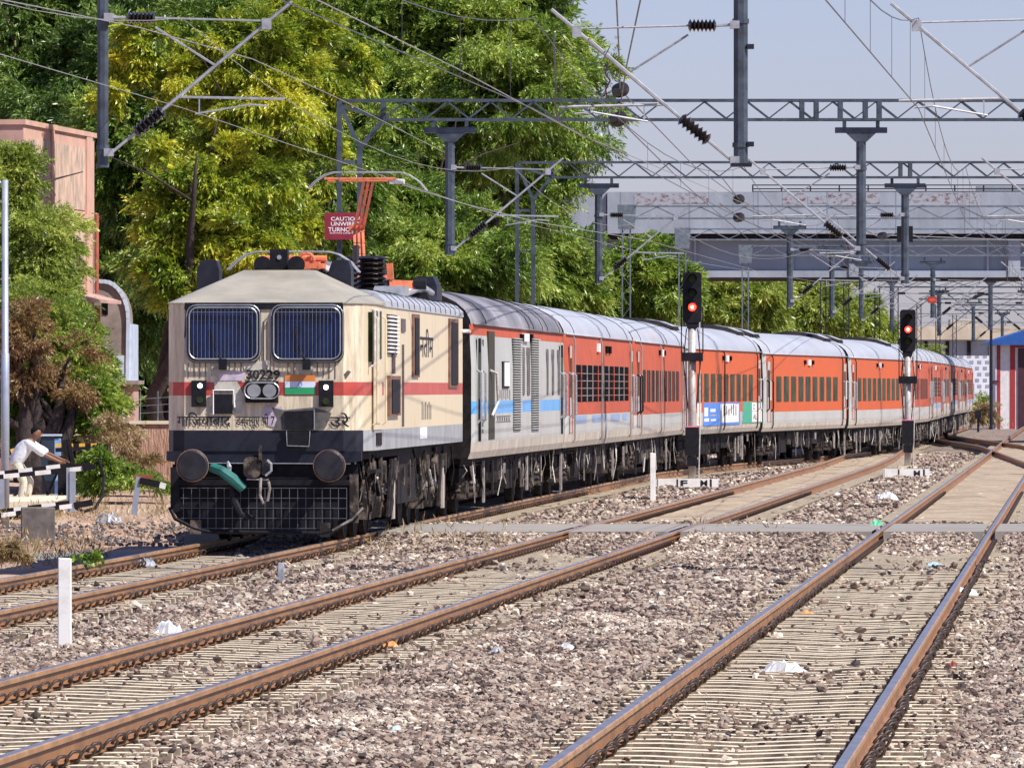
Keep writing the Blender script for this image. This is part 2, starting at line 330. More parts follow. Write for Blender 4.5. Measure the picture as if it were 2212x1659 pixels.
def text(body, h, mname, parent, M4, name='lettering', ext=0.002, wid=None, bold=0.0, spacing=1.0):
    cu = bpy.data.curves.new(name, 'FONT'); cu.body = body; cu.size = 1.0; cu.extrude = 0.0; cu.offset = bold; cu.space_character = spacing
    cu.align_x = 'LEFT'; cu.fill_mode = 'BOTH'; cu.resolution_u = 3
    o = bpy.data.objects.new(name + '_tmp', cu); COL.objects.link(o)
    dg = bpy.context.evaluated_depsgraph_get(); dg.update()
    me = bpy.data.meshes.new_from_object(o.evaluated_get(dg))
    bpy.data.objects.remove(o); bpy.data.curves.remove(cu)
    n = len(me.vertices)
    if n == 0: return None
    co = np.zeros(n * 3); me.vertices.foreach_get('co', co); co = co.reshape(-1, 3)
    mn, mx = co.min(0), co.max(0); sz = mx - mn
    sx = (wid / sz[0]) if wid else h / sz[1]
    co[:, 0] = (co[:, 0] - mn[0]) * sx; co[:, 1] = (co[:, 1] - mn[1]) * h / sz[1]; co[:, 2] = 0
    me.vertices.foreach_set('co', co.ravel()); me.name = name
    me.materials.clear(); me.materials.append(M[mname])
    q = bpy.data.objects.new(name, me); COL.objects.link(q); q.parent = parent; q.matrix_local = M4
    return q
def frontM(x, y, z): return Matrix.Translation((x, y, z)) @ Matrix.Rotation(R(90), 4, 'X')        # reads from -y
def sideM(x, y, z): return Matrix.Translation((x, y, z)) @ Matrix.Rotation(R(90), 4, 'Z') @ Matrix.Rotation(R(90), 4, 'X')  # reads from +x

# ------------------------------------------------------------------ track geometry
T1P = [(40, -8.65), (78.6, -6.04), (111.5, -3.69), (134, -2.2), (158, -0.52), (182.5, 1.27), (207, 3.0), (231, 5.8), (255, 9.3), (280, 12.4), (304, 14.6), (328, 16.3), (352, 18.0), (376, 19.8), (400, 21.6), (424, 23.4), (475, 27.2), (560, 33.5)]
T2P = [(40, -4.54), (59.6, -3.05), (130, 2.31), (231, 10.01), (256, 11.7), (282, 13.25), (304, 14.9), (328, 16.6)]
T3P = [(40, 0.62), (45.8, 1.05), (128.9, 7.13), (263, 16.95), (376, 25.0), (448, 30.3), (540, 37.5)]
T4P = [(190, 15.2), (236, 16.4), (303, 19.1), (370, 19.9), (440, 23.6)]
def smooth_path(P):
    ys = np.array([p[0] for p in P], float); xs = np.array([p[1] for p in P], float)
    d = np.arange(ys[0], ys[-1] + .01, 1.0); x = np.interp(d, ys, xs)
    k = np.ones(13) / 13; xp = np.concatenate([x[0] + (np.arange(-6, 0)) * (x[1] - x[0]), x, x[-1] + (np.arange(1, 7)) * (x[-1] - x[-2])])
    return d, np.convolve(xp, k, 'valid')
TR = [smooth_path(p) for p in (T1P, T2P, T3P, T4P)]
def tx(i, d): return float(np.interp(d, TR[i][0], TR[i][1]))
def tslope(i, d): return (tx(i, d + 1) - tx(i, d - 1)) / 2

# ------------------------------------------------------------------ ground
def nz(x, y):
    return 0.030 * np.sin(x * 2.1 + y * 0.7) + 0.025 * np.sin(x * 0.9 - y * 1.7 + 1.3) + 0.02 * np.sin(x * 5.3 + y * 3.1) + 0.016 * np.sin(-x * 7.1 + y * 5.3 + 2)
def bedz(u, d, X):
    """u = lateral offset from the middle track"""
    z = -0.235 + 0.6 * nz(X, d)
    left = np.clip((-5.6 - (u + 0.006 * (d - 110))) / 1.6, 0, 1); right = np.clip((u - 9.5) / 2.0, 0, 1)
    z = z - 0.20 * left - 0.15 * right
    for i in range(3):
        tc_ = np.interp(d, TR[i][0], TR[i][1]); q = np.abs(X - tc_)
        k = np.clip((1.9 - q) / 0.5, 0, 1); z = z * (1 - k) + (-0.245 + 0.15 * nz(X, d)) * k
        sh = np.exp(-((q - 2.05) / 0.35) ** 2); z = z + 0.03 * sh
    k = np.clip((d - 111.5) / 9.5, 0, 1) * np.clip((141 - d) / 11, 0, 1) * np.clip((u + 6.2) / .8, 0, 1) * np.clip((12.2 - u) / 1.0, 0, 1)
    near = np.ones_like(z)
    for i in range(3):
        q = np.abs(X - np.interp(d, TR[i][0], TR[i][1])); near = near * np.clip((np.abs(q - .8725) - .12) / .15, 0, 1)
    k = k * near
    return z * (1 - k) + (-.035) * k
g = MB(); g.face([(-3000, -200, -0.62), (3000, -200, -0.62), (3000, 6000, -0.62), (-3000, 6000, -0.62)])
tag(g.build('ground', 'dirt'), kind='structure')
def sheet(name, us, ds, zf, mname):
    U, D = np.meshgrid(us, ds); T2 = np.interp(D, [40, 600], [-4.54, 38.1]); X = T2 + U
    Z = zf(U, D, X); V = np.stack([X, D, Z], -1).reshape(-1, 3); nu, nd = len(us), len(ds)
    i = np.arange(nd - 1)[:, None] * nu + np.arange(nu - 1)[None, :]; i = i.ravel()
    Fc = np.stack([i, i + 1, i + nu + 1, i + nu], -1)
    me = bpy.data.meshes.new(name); me.from_pydata(V.tolist(), [], Fc.tolist()); me.materials.append(M[mname])
    me.polygons.foreach_set('use_smooth', [True] * len(Fc)); me.update()
    o = bpy.data.objects.new(name, me); COL.objects.link(o); tag(o, kind='structure'); return o
ds = np.concatenate([np.arange(38, 110, 0.35), np.arange(110, 200, 0.9), np.arange(200, 560, 3.0)])
sheet('ballast_bed', np.arange(-7.4, 13.0, 0.14), ds, bedz, 'ballast')
def earthz(u, d, X):
    base = -0.50 + 0.8 * nz(X * .6, d * .5); rise = np.clip((d - 152) / 30, 0, 1) * np.clip((-5.5 - u) / 3, 0, 1)
    far = np.clip((d - 380) / 60, 0, 1)*0.6
    return base + 0.75 * rise + far
sheet('dry_earth_bank', np.concatenate([np.arange(-60, -12, 3.0), np.arange(-12, -6.8, 0.3)]), np.concatenate([np.arange(40, 240, 1.0), np.arange(240, 560, 6)]), earthz, 'dirt')
sheet('dry_earth_field', np.concatenate([np.arange(12.6, 20, 0.6), np.arange(20, 90, 4.0)]), np.arange(40, 560, 4.0), lambda u, d, X: -0.42 + 0.6 * nz(X * .6, d * .5) + np.clip((d - 400) / 50, 0, 1) * .35, 'dirt')
# sandy fill between the rails where the ballast is buried
def fill(i, d0, d1, name):
    b = MB(); D = np.arange(d0, d1, 2.0); k = 0
    for d in D:
        for q in np.linspace(-0.80, 0.80, 7): b.v.append((tx(i, d) + q, float(d), -0.150 + 0.012 * math.sin(d * 1.3 + q * 5) - 0.03 * abs(q)))
    for a in range(len(D) - 1):
        for c in range(6): b.f.append((a * 7 + c, a * 7 + c + 1, a * 7 + c + 8, a * 7 + c + 7)); b.m.append(0)
    tag(b.build(name, 'sand', smooth=True), kind='structure')
fill(1, 131, 300, 'sand_fill'); fill(2, 131, 330, 'sand_path')

# level crossing road, flush with the rails
b = MB()
cuts = []
for i in range(3):
    c = tx(i, 125)
    cuts += [(c - 0.8725), (c + 0.8725)]
edges = [-40.0] + [e for c in cuts for e in (c - 0.09, c + 0.09)] + [60.0]
edges = [-40.0, cuts[0] - 1.2, cuts[0] - 1.19] + edges[1:]
for k in range(0, len(edges), 2):
    x0, x1 = edges[k], edges[k + 1]; sl0 = 0.0745
    def sx(x, d): return x + (sl0 * (d - 125) if -30 < x < 50 else 0)
    P = [(sx(x0, 121.5), 121.5), (sx(x1, 121.5), 121.5), (sx(x1, 128.5), 128.5), (sx(x0, 128.5), 128.5)]
    z1 = -0.47 if k == 0 else 0.0
    for (zz) in (z1,):
        b.face([(p[0], p[1], zz) for p in P])
    b.face([(P[0][0], P[0][1], -0.6), (P[1][0], P[1][1], -0.6), (P[1][0], P[1][1], z1), (P[0][0], P[0][1], z1)])
tag(b.build('level_crossing_road', 'road'), kind='structure')

# ------------------------------------------------------------------ tracks
def extr(i, off, prof, mats_i, d0, d1, step, name, parent, mats):
    b = MB(); D = [d0]; 
    while D[-1] < d1 - 1e-6: D.append(min(d1, D[-1] + step))
    n = len(prof)
    for d in D:
        c = tx(i, d) + off
        for u, z in prof: b.v.append((c + u, d, z))
    for a in range(len(D) - 1):
        for j in range(n):
            b.f.append((a * n + j, a * n + (j + 1) % n, (a + 1) * n + (j + 1) % n, (a + 1) * n + j)); b.m.append(mats_i[j])
    return b.build(name, mats, parent)
PROF = [(-.075, -.172), (.075, -.172), (.075, -.160), (.012, -.140), (.010, -.048), (.036, -.040), (.037, -.008), (.030, 0), (-.030, 0), (-.037, -.008), (-.036, -.040), (-.010, -.048), (-.012, -.140), (-.075, -.160)]
PM = [0, 0, 0, 0, 0, 2, 2, 1, 2, 2, 0, 0, 0, 0]
def sleeper_mb(b, c, d, sl, j=0):
    L2 = 1.375; prof = [(-.13, -.40), (.13, -.40), (.095, -.178), (-.095, -.178)]
    k = len(b.v)
    secs = [(-L2, 0), (-.55, 0), (0, -.022), (.55, 0), (L2, 0)]
    for s_, dz in secs:
        for y, z in prof: b.v.append((c + s_, d + y - s_ * sl, z + (dz if z > -.3 else 0)))
    for a in range(4):
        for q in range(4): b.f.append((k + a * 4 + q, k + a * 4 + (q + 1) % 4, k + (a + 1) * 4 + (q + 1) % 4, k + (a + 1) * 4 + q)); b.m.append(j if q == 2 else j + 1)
    b.f.append((k, k + 3, k + 2, k + 1)); b.m.append(j); e = k + 16; b.f.append((e, e + 1, e + 2, e + 3)); b.m.append(j)
def clip_mb(b, x, y, s):
    pts = [(u * 1.0, v * 1.2, -.165 + (w_ + .165) * 1.2) for u, v, w_ in [(0.035, -.06, -.165), (0.05, -.062, -.135), (0.085, -.05, -.105), (0.125, -.02, -.10), (0.135, .02, -.12), (.115, .04, -.15), (.06, .035, -.158)]]
    b.path([(x + s * p[0], y + p[1], p[2]) for p in pts], 0.0120, 5)
def track(i, d0, d1, dn, label):
    t = thing('railway_track', label, 'track', (0, 0, 0), group='railway tracks')
    for s in (-1, 1):
        extr(i, s * 0.8725, PROF, PM, d0, d1, 3.0, 'rail', t, ['railside', 'railtop', 'railhead'])
    smb = MB(); sleeper_mb(smb, 0, 0, 0.072); cm = MB(); clip_mb(cm, 0, 0, 1); cm2 = MB(); clip_mb(cm2, 0, 0, -.8)
    s0 = smb.build('sleeper', ['concrete', 'concshade'], t); c0 = cm.build('rail_clip', 'clip', s0, smooth=True); c1 = cm2.build('rail_clip', 'clip', s0, smooth=True)
    first = True; d = dn
    for k in range(100):
        if first: s = s0
        else: s = s0.copy(); COL.objects.link(s); s.parent = t
        s.location = (tx(i, d) + random.uniform(-.02, .02), d, random.uniform(-.006, .004)); s.rotation_euler = (0, 0, random.uniform(-.006, .006))
        for q, (side, src) in enumerate(((-1, c0), (-1, c1), (1, c0), (1, c1))):
            if first and q < 2: c = (c0, c1)[q]
            else: c = src.copy(); COL.objects.link(c)
            c.parent = s; c.location = (side * .8725, -side * .8725 * .072, 0)
        first = False; d += 0.6
    b = MB(); cb = MB()
    while d < min(d1, 330):
        sleeper_mb(b, tx(i, d), d, tslope(i, d))
        if d < 175 and not (120 < d < 130):
            for side in (-.8725, .8725): clip_mb(cb, tx(i, d) + side, d, 1)
        d += 0.6
    if b.v: tag(b.build('far_sleepers', ['concrete', 'concshade'], t), kind='stuff')
    if cb.v: tag(cb.build('far_rail_clips', 'clip', t), kind='stuff')
    return t
track(0, 40, 475, 77.0, 'left railway track on which the electric train stands')
track(1, 40, 300, 45.2, 'middle railway track with rusty brown rails, empty')
track(2, 40, 530, 44.6, 'right railway track crossing the bottom right of the photo, empty')
t4 = thing('crossover_track', 'far crossover track joining the right railway track in front of the striped hut', 'track')
for s in (-1, 1): extr(3, s * .8725, PROF, PM, 224, 438, 3.0, 'rail', t4, ['railside', 'railtop', 'railhead'])
b = MB(); d = 226
while d < 436: sleeper_mb(b, tx(3, d), d, .03); d += .9
tag(b.build('far_sleepers', ['undark', 'undark'], t4), kind='stuff')

# ------------------------------------------------------------------ ballast stones (one uncountable mass)
def stones():
    P = []; S = []
    def layer(d0, d1, dens, s0, s1, m=2.2, ul=-6.9, ur=11.5):
        d = d0
        while d < d1:
            dd = 1.0; w0 = (-1106) * d / F - m; w1 = 1106 * d / F + m
            c2 = -4.54 + (d - 40) * 0.0762; w0 = max(w0, c2 + ul); w1 = min(w1, c2 + ur)
            if w1 > w0:
                n = int((w1 - w0) * dd * dens); X = RNG.uniform(w0, w1, n); D = RNG.uniform(d, d + dd, n)
                keep = np.ones(n, bool); s = RNG.uniform(s0, s1, n) * np.where(RNG.random(n) < .10, 1.55, 1.0) * np.where(RNG.random(n) < .35, .62, 1.0)
                z = bedz(X - (-4.54 + (D - 40) * 0.0762), D, X) + s * 0.25
                for i in range(3):
                    c = np.interp(D, TR[i][0], TR[i][1]); q = X - c; ins = np.abs(q) < 1.42
                    near = np.abs(np.abs(q) - .8725) < .115; keep &= ~near
                    base = {0: 77.0, 1: 45.2, 2: 44.6}[i]; ph = ((D + q * .072 - base + .3) % 0.6) - 0.3; on = ins & (np.abs(ph) < .125)
                    patch = (np.sin(X * 1.3 + D * .55) + np.sin(D * .31 - X * 2.1)) * .5
                    pr = np.where(np.abs(q) < .7, 0.015 + 0.16 * np.clip(patch, 0, 1), 0.06 + .5 * np.clip(np.abs(q) - 1.0, 0, .6) + .15 * np.clip(patch, 0, 1))
                    if d >= 111: keep &= ~(ins & (RNG.random(n) < .15)); continue
                    keep &= ~(on & (RNG.random(n) > pr)); z = np.where(on, -.178 + s * .45, z)
                    gap = ins & ~on & (np.abs(q) < .8); keep &= ~(gap & (RNG.random(n) < .45)); z = np.where(gap, np.minimum(z, -.205 + s * .2), z)
                if d > 120: keep &= ~((D > 121.2) & (D < 128.8))
                if d > 129:
                    for i in (1, 2): keep &= ~((np.abs(X - np.interp(D, TR[i][0], TR[i][1])) < .8) & (RNG.random(n) < .5))
                keep &= (z < 1)
                P.append(np.stack([X, D, z], -1)[keep]); S.append(s[keep])
            d += dd
    layer(43, 62, 560, .012, .030)
    layer(62, 85, 400, .014, .033)
    layer(85, 131, 190, .018, .042)
    layer(131, 290, 26, .03, .06, m=1.5)
    P = np.concatenate(P); S = np.concatenate(S)
    me = bpy.data.meshes.new('ballast_stones'); me.vertices.add(len(P)); me.vertices.foreach_set('co', P.astype(np.float32).ravel())
    a = me.attributes.new('ssize', 'FLOAT', 'POINT'); a.data.foreach_set('value', S.astype(np.float32)); me.update()
    o = bpy.data.objects.new('ballast_stones', me); COL.objects.link(o)
    tag(o, kind='stuff')
    ng = bpy.data.node_groups.new('stones', 'GeometryNodeTree')
    ng.interface.new_socket('Geometry', in_out='INPUT', socket_type='NodeSocketGeometry')
    ng.interface.new_socket('Geometry', in_out='OUTPUT', socket_type='NodeSocketGeometry')
    N = ng.nodes; L = ng.links; gi = N.new('NodeGroupInput'); go = N.new('NodeGroupOutput')
    iop = N.new('GeometryNodeInstanceOnPoints'); jo = N.new('GeometryNodeJoinGeometry')
    for k in range(6):
        ic = N.new('GeometryNodeMeshIcoSphere'); ic.inputs['Radius'].default_value = 1.0; ic.inputs['Subdivisions'].default_value = 2 if k < 1 else 1
        sp = N.new('GeometryNodeSetPosition'); no = N.new('ShaderNodeTexNoise'); no.inputs['Scale'].default_value = 1.1
        no.noise_dimensions = '4D'; no.inputs['W'].default_value = k * 3.7
        vm = N.new('ShaderNodeVectorMath'); vm.operation = 'SUBTRACT'; vm.inputs[1].default_value = (.5, .5, .5)
        vs = N.new('ShaderNodeVectorMath'); vs.operation = 'SCALE'; vs.inputs['Scale'].default_value = 2.4
        L.new(no.outputs['Color'], vm.inputs[0]); L.new(vm.outputs[0], vs.inputs[0]); L.new(vs.outputs[0], sp.inputs['Offset'])
        L.new(ic.outputs['Mesh'], sp.inputs['Geometry'])
        tr = N.new('GeometryNodeTransform'); tr.inputs['Scale'].default_value = (1.15, .85 - .03 * k, .62)
        L.new(sp.outputs[0], tr.inputs['Geometry'])
        gm = N.new('GeometryNodeGeometryToInstance'); L.new(tr.outputs[0], gm.inputs[0]); L.new(gm.outputs[0], jo.inputs[0])
    L.new(jo.outputs[0], iop.inputs['Instance']); iop.inputs['Pick Instance'].default_value = True
    L.new(gi.outputs[0], iop.inputs['Points'])
    rv = N.new('FunctionNodeRandomValue'); rv.data_type = 'FLOAT_VECTOR'; rv.inputs[0].default_value = (-.6, -.6, 0); rv.inputs[1].default_value = (.6, .6, 6.28)
    L.new(rv.outputs[0], iop.inputs['Rotation'])
    na = N.new('GeometryNodeInputNamedAttribute'); na.data_type = 'FLOAT'; na.inputs['Name'].default_value = 'ssize'
    L.new(na.outputs[0], iop.inputs['Scale'])
    sm = N.new('GeometryNodeSetMaterial'); sm.inputs['Material'].default_value = M['stone']
    L.new(iop.outputs[0], sm.inputs['Geometry']); L.new(sm.outputs[0], go.inputs[0])
    me.materials.append(M['stone'])
    md = o.modifiers.new('stones', 'NODES'); md.node_group = ng
    print('stones', len(P))
stones()

# ------------------------------------------------------------------ vehicles
def rrect(x0, x1, z0, z1, r, n=4):
    P = []
    for cx, cz, a0 in ((x1 - r, z1 - r, 0), (x0 + r, z1 - r, 90), (x0 + r, z0 + r, 180), (x1 - r, z0 + r, 270)):
        for k in range(n + 1):
            a = R(a0 + 90 * k / n); P.append((cx + r * math.cos(a), cz + r * math.sin(a)))
    return P
class Frame:
    """local frame of a vehicle: x right, y away from the camera along the track, z up from the rail heads"""
    def __init__(s, A, B):
        s.d0, s.X0 = A; dx = B[1] - A[1]; dy = B[0] - A[0]; s.L = math.hypot(dx, dy); s.s = dx / s.L; s.c = dy / s.L
        s.rz = -math.atan2(dx, dy)
    def y_at(s, px, xw):
        k = (px - CX) / F
        return (k * (s.d0 - xw * s.s) - s.X0 - xw * s.c) / (s.s - k * s.c)
    def d_at(s, y, xw): return s.d0 - xw * s.s + y * s.c
    def z_at(s, py, y, xw): return SZ(py, s.d_at(y, xw))

def bogie(t, y, wb, axles, r=0.457, scale=1.0, seed=1):
    rnd = random.Random(seed)
    bg_ = thing('bogie', None, None); bg_.parent = t; bg_.location = (0, y, 0)
    for k in ('label', 'category'):
        if k in bg_: del bg_[k]
    b = MB()
    half = wb * (axles - 1) / 2
    for s in (-1, 1):
        b.bx(s * 1.02, s * 1.20, -half - .45, half + .45, .62, .84, 0)
        b.bx(s * 1.00, s * 1.24, -.35, .35, .50, .98, 0)
        for a in range(axles):
            ya = -half + a * wb
            b.bx(s * 1.02, s * 1.30, ya - .17, ya + .17, .30, .62, 1); b.disc((s * 1.31, ya, r), .13, 'x', .05, 10, 1)
            for o_ in (-.33, .33): b.fins((s * 1.13, ya + o_, .40), (s * 1.13, ya + o_, .72), 4, .07, .10, 1, 7)
        b.fins((s * 1.22, 0, .40), (s * 1.22, 0, .95), 5, .11, .15, 1, 8)
        b.path([(s * 1.3, -.5, .9), (s * 1.32, .1, .55), (s * 1.3, .55, .88)], .025, 5, 2)
    for yy in (-.25, .25): b.bx(-1.05, 1.05, yy - .1, yy + .1, .55, .8, 0)
    b.build('bogie_frame', ['undark', 'dusty', 'pipe'], bg_)
    wmb = MB()
    for s in (-1, 1):
        wmb.disc((s * .86, 0, r), r, 'x', .13, 20, 0); wmb.disc((s * .79, 0, r), r + .028, 'x', .03, 20, 0); wmb.disc((s * .94, 0, r), .16, 'x', .1, 10, 1)
    wmb.path([(-.8, 0, r), (.8, 0, r)], .09, 8, 1)
    w0 = wmb.build('wheelset', ['undark', 'dusty'], bg_)
    for a in range(axles):
        w_ = w0 if a == 0 else w0.copy()
        if a: COL.objects.link(w_); w_.parent = bg_
        w_.location = (0, -half + a * wb, 0)
    return bg_

def coach_profile():
    return [(1.56, 1.02), (1.605, 1.14), (1.62, 1.35), (1.62, 2.6), (1.585, 3.34)]
ROOFP = [(1.60, 3.33), (1.585, 3.42), (1.50, 3.58), (1.34, 3.72), (1.08, 3.85), (.75, 3.95), (.38, 4.01), (0, 4.03)]
def side_x(z): return 1.62 if z < 2.6 else 1.62 - .035 * (z - 2.6) / .74

def coach(A, B, style, label, seed=1, zoff=0.0, units=True, extra=None, group='coaches of the train'):
    fr = Frame(A, B); L = fr.L - 0.95; rnd = random.Random(seed)
    t = thing('railway_coach', label, 'train coach', (A[1] + fr.s * .47, A[0] + fr.c * .47, zoff), fr.rz, group)
    fr.X0 += fr.s * .47; fr.d0 += fr.c * .47
    gen = style == 'generator'
    up = {'generator': 'cgrey', 'sleeper': 'pinkred', 'dull': 'pinkred'}.get(style, 'orange')
    if gen: bands = [(1.02, 1.30, 'skirt'), (1.30, 1.79, 'cgrey'), (1.79, 2.01, 'cblue'), (2.01, 3.15, 'cgrey'), (3.15, 3.34, 'pinkred')]
    elif style == 'sleeper': bands = [(1.02, 1.30, 'skirt'), (1.30, 1.50, 'cgrey'), (1.50, 1.68, 'cgrey'), (1.68, 3.34, up)]
    else: bands = [(1.02, 1.26, 'skirt'), (1.26, 1.60, 'cgrey'), (1.60, 3.34, up)]
    mats = list(dict.fromkeys([x[2] for x in bands])) + ['undark']
    b = MB()
    def xz(z):
        P = coach_profile()
        for (xa, za), (xb, zb) in zip(P, P[1:]):
            if za <= z <= zb + 1e-6: return xa + (xb - xa) * (z - za) / (zb - za)
        return 1.585
    for z0, z1, mn in bands:
        zz = [z0] + [z for z in (1.14, 1.35, 2.6) if z0 < z < z1] + [z1]
        for za, zb in zip(zz, zz[1:]):
            for s in (-1, 1):
                xa, xb = xz(za), xz(zb); sh = .50 if units else .05
                ys = [0, sh, L / 3, 2 * L / 3, L - sh, L]
                for y0, y1 in zip(ys, ys[1:]):
                    i0 = .06 if y0 == 0 else 0; i1 = .06 if y1 == L else 0
                    q = [(s * (xa - i0), y0, za), (s * (xa - i1), y1, za), (s * (xb - i1), y1, zb), (s * (xb - i0), y0, zb)]
                    b.face(q if s > 0 else q[::-1], mats.index(mn) if not units or 0 < y0 < L - sh - .01 else (mats.index('cgrey') if y0 == 0 and z0 > 1.25 else mats.index(mn) if y0 == 0 else len(mats) - 1))
    ui = len(mats) - 1
    ring = [(xz(z) - .06, z) for z in (1.02, 1.14, 1.35, 2.6, 3.34)] + [(x - .06, z) for x, z in ROOFP[1:]] + [(-x + .06, z) for x, z in ROOFP[-2:0:-1]] + [(-xz(z) + .06, z) for z in (3.34, 2.6, 1.35, 1.14, 1.02)]
    b.face([(x, .001, z) for x, z in ring], ui); b.face([(x, L - .001, z) for x, z in ring][::-1], ui)
    b.face([(-1.5, 0, 1.03), (1.5, 0, 1.03), (1.5, L, 1.03), (-1.5, L, 1.03)], ui)
    b.build('body_shell', mats, t)
    # roof
    b = MB(); prof = ROOFP + [(-x, z) for x, z in ROOFP[-2::-1]]; ys = [0, .12, L * .25, L * .5, L * .75, L - (.52 if units else .30), L]; n = len(prof)
    for y in ys:
        k = .97 if y in (0, L) else 1.0
        for x, z in prof: b.v.append((x * k, y, 3.33 + (z - 3.33) * k))
    for a in range(len(ys) - 1):
        for j in range(n - 1): b.f.append((a * n + j, (a + 1) * n + j, (a + 1) * n + j + 1, a * n + j + 1)); b.m.append(1 if a == len(ys) - 2 else 0)
    for s in (-1, 1): b.bx(s * 1.585, s * 1.625, .05, L - .05, 3.325, 3.352, 0)
    rf = b.build('roof', ['roofdark' if gen else 'roof', 'undark'], t, smooth=True)
    ribs = [L * .12, L * .58, L * .63, L * .74, L * .80, L * .95] if gen else ([L * .06, L * .93] if units else [L * .10, L * .62, L * .9])
    for y in ribs:
        pr = [(x * 1.004, z + .006) for x, z in prof]
        b = MB(); b.path([(x, y, z) for x, z in pr], .009, 4, 0); b.build('roof_seam', 'undark', rf)
    # vestibules
    for y in (-.46, L + .02):
        b = MB(); b.prism(rrect(-.72, .72, 1.15, 3.35, .2), 1, y, y + .44, 0); b.build('vestibule', 'winblk', t)
    # doors
    for yd, k in ((0.55, 0), (L - 1.35, 1)):
        b = MB(); 
        for s in (1, -1):
            x = s * 1.622
            b.bx(x - .004 * s, x + .004 * s, yd, yd + .8, 1.32, 3.10, 0 if gen else 1)
            b.bx(x + .002 * s, x + .012 * s, yd + .16, yd + .64, 2.05, 2.85, 2)
            b.bx(x + .0 * s, x + .016 * s, yd - .03, yd, 1.3, 3.14, 3)
            b.bx(x + .0 * s, x + .016 * s, yd + .8, yd + .83, 1.3, 3.14, 3)
        dd = b.build('door', ['winblk', 'cgrey', 'glass', up], t)
        b = MB()
        for s in (1,):
            for yy in (yd - .1, yd + .93):
                b.path([(s * 1.62, yy, 2.55), (s * 1.70, yy, 2.5), (s * 1.70, yy, 1.7), (s * 1.62, yy, 1.62)], .022, 6, 0)
        b.bx(1.64, 1.66, yd + .62, yd + .74, 1.95, 2.55, 1)
        b.build('handrail', ['black' if rnd.random() < .5 else 'wire', 'white'], dd)
    # side windows
    def pane(y0, y1, z0, z1, nm='window', mm='glass', r=.06, bars=None):
        b = MB(); xo = min(side_x(z0), side_x(z1))
        for s in (1,):
            pts = rrect(y0, y1, z0, z1, min(r, (y1 - y0) / 2.01), 3); 
            k = len(b.v); n_ = len(pts)
            b.v += [(s * (side_x(z) + .006), y, z) for y, z in pts]; b.f.append(tuple(range(k, k + n_)) if s > 0 else tuple(range(k + n_ - 1, k - 1, -1))); b.m.append(0)
            k = len(b.v); b.v += [(s * (side_x(z) - .004), y, z) for y, z in pts]
            for j in range(n_): b.f.append((k - n_ + j, k - n_ + (j + 1) % n_, k + (j + 1) % n_, k + j)); b.m.append(0)
        return b.build(nm, mm, t)
    if style == 'ac' or style == 'dull':
        pit = (L - 5.4) / 9; wd = pit * .60
        for k in range(9):
            y0 = 2.9 + k * pit; wd = pit * .68; o = pane(y0, y0 + wd, 1.90, 2.67, mm='glass' if style == 'ac' else 'winblk')
            if style == 'dull':
                f = MB()
                for q in range(2): f.bx(1.626, 1.634, y0 + wd * (q + .5) / 2 - .012, y0 + wd * (q + .5) / 2 + .012, 1.9, 2.67)
                f.build('window_bar', 'tanbrown', o)
        for yy, mm in ((L * .5, 0), (L * .455, 1), (L * .55, 1)):
            b = MB(); b.bx(1.60, 1.65, yy, yy + (.55 if mm == 0 else .3), 3.02 if mm == 0 else 3.05, 3.20 if mm == 0 else 3.18, 0)
            b.build('vent' if mm else 'destination_plate', 'winblk' if mm else 'white', t)
    elif style == 'sleeper':
        pit = (L - 4.6) / 10
        for k in range(10):
            y0 = 2.4 + k * pit; o = pane(y0, y0 + pit * .93, 1.95, 2.72, mm='winblk', r=.03)
            f = MB()
            for q in range(4): f.bx(1.627, 1.633, y0, y0 + pit * .93, 2.07 + q * .155, 2.085 + q * .155)
            f.bx(1.627, 1.640, y0 + pit * .93, y0 + pit, 1.95, 2.72)
            f.build('window_bar', 'tanbrown' if k % 3 else 'pinkred', o)
        b = MB()
        for y0, y1 in ((2.4, 6), (8, 13), (14.5, 18), (19, 21)): b.bx(1.618, 1.626, y0, min(y1, L - 1.5), 1.50, 1.66)
        b.build('faded_blue_patch', mat('faded_blue_patch', (.24, .32, .47), .6), t)
        b = MB(); b.bx(1.6, 1.65, L * .42, L * .42 + .6, 3.02, 3.2, 0); b.build('destination_plate', 'white', t)
        for q in (.55, .60): b = MB(); b.bx(1.6, 1.64, L * q, L * q + .5, 3.0, 3.16, 0); b.build('vent', 'winblk', t)
    if not gen:
        b = MB()
        for yy in ((1.75, L - 1.9) if (units and extra is None) else (1.75, L * .46, L - 1.9)):
            b.path([(1.625, yy, 3.3), (1.66, yy, 3.2), (1.66, yy, 1.2), (1.62, yy, 1.1)], .02, 5)
        b.build('drain_pipe', 'undark' if style == 'ac' else 'tanbrown', t)
    # underframe
    bogie(t, 3.6, 2.56, 2, seed=seed); bogie(t, L - 3.6, 2.56, 2, seed=seed + 5)
    b = MB(); b.bx(-1.35, 1.35, .3, L - .3, .92, 1.03, 0)
    y = 6.4
    while y < L - 6.2:
        l = rnd.uniform(.7, 1.9); h = rnd.uniform(.35, .62); b.bx(-1.3, 1.34, y, min(L - 6.0, y + l), .95 - h, .95, rnd.choice((0, 0, 0, 1))); y += l + rnd.uniform(.15, .5)
    b.build('equipment_box', ['undark', 'dusty'], t)
    b = MB(); y = .3
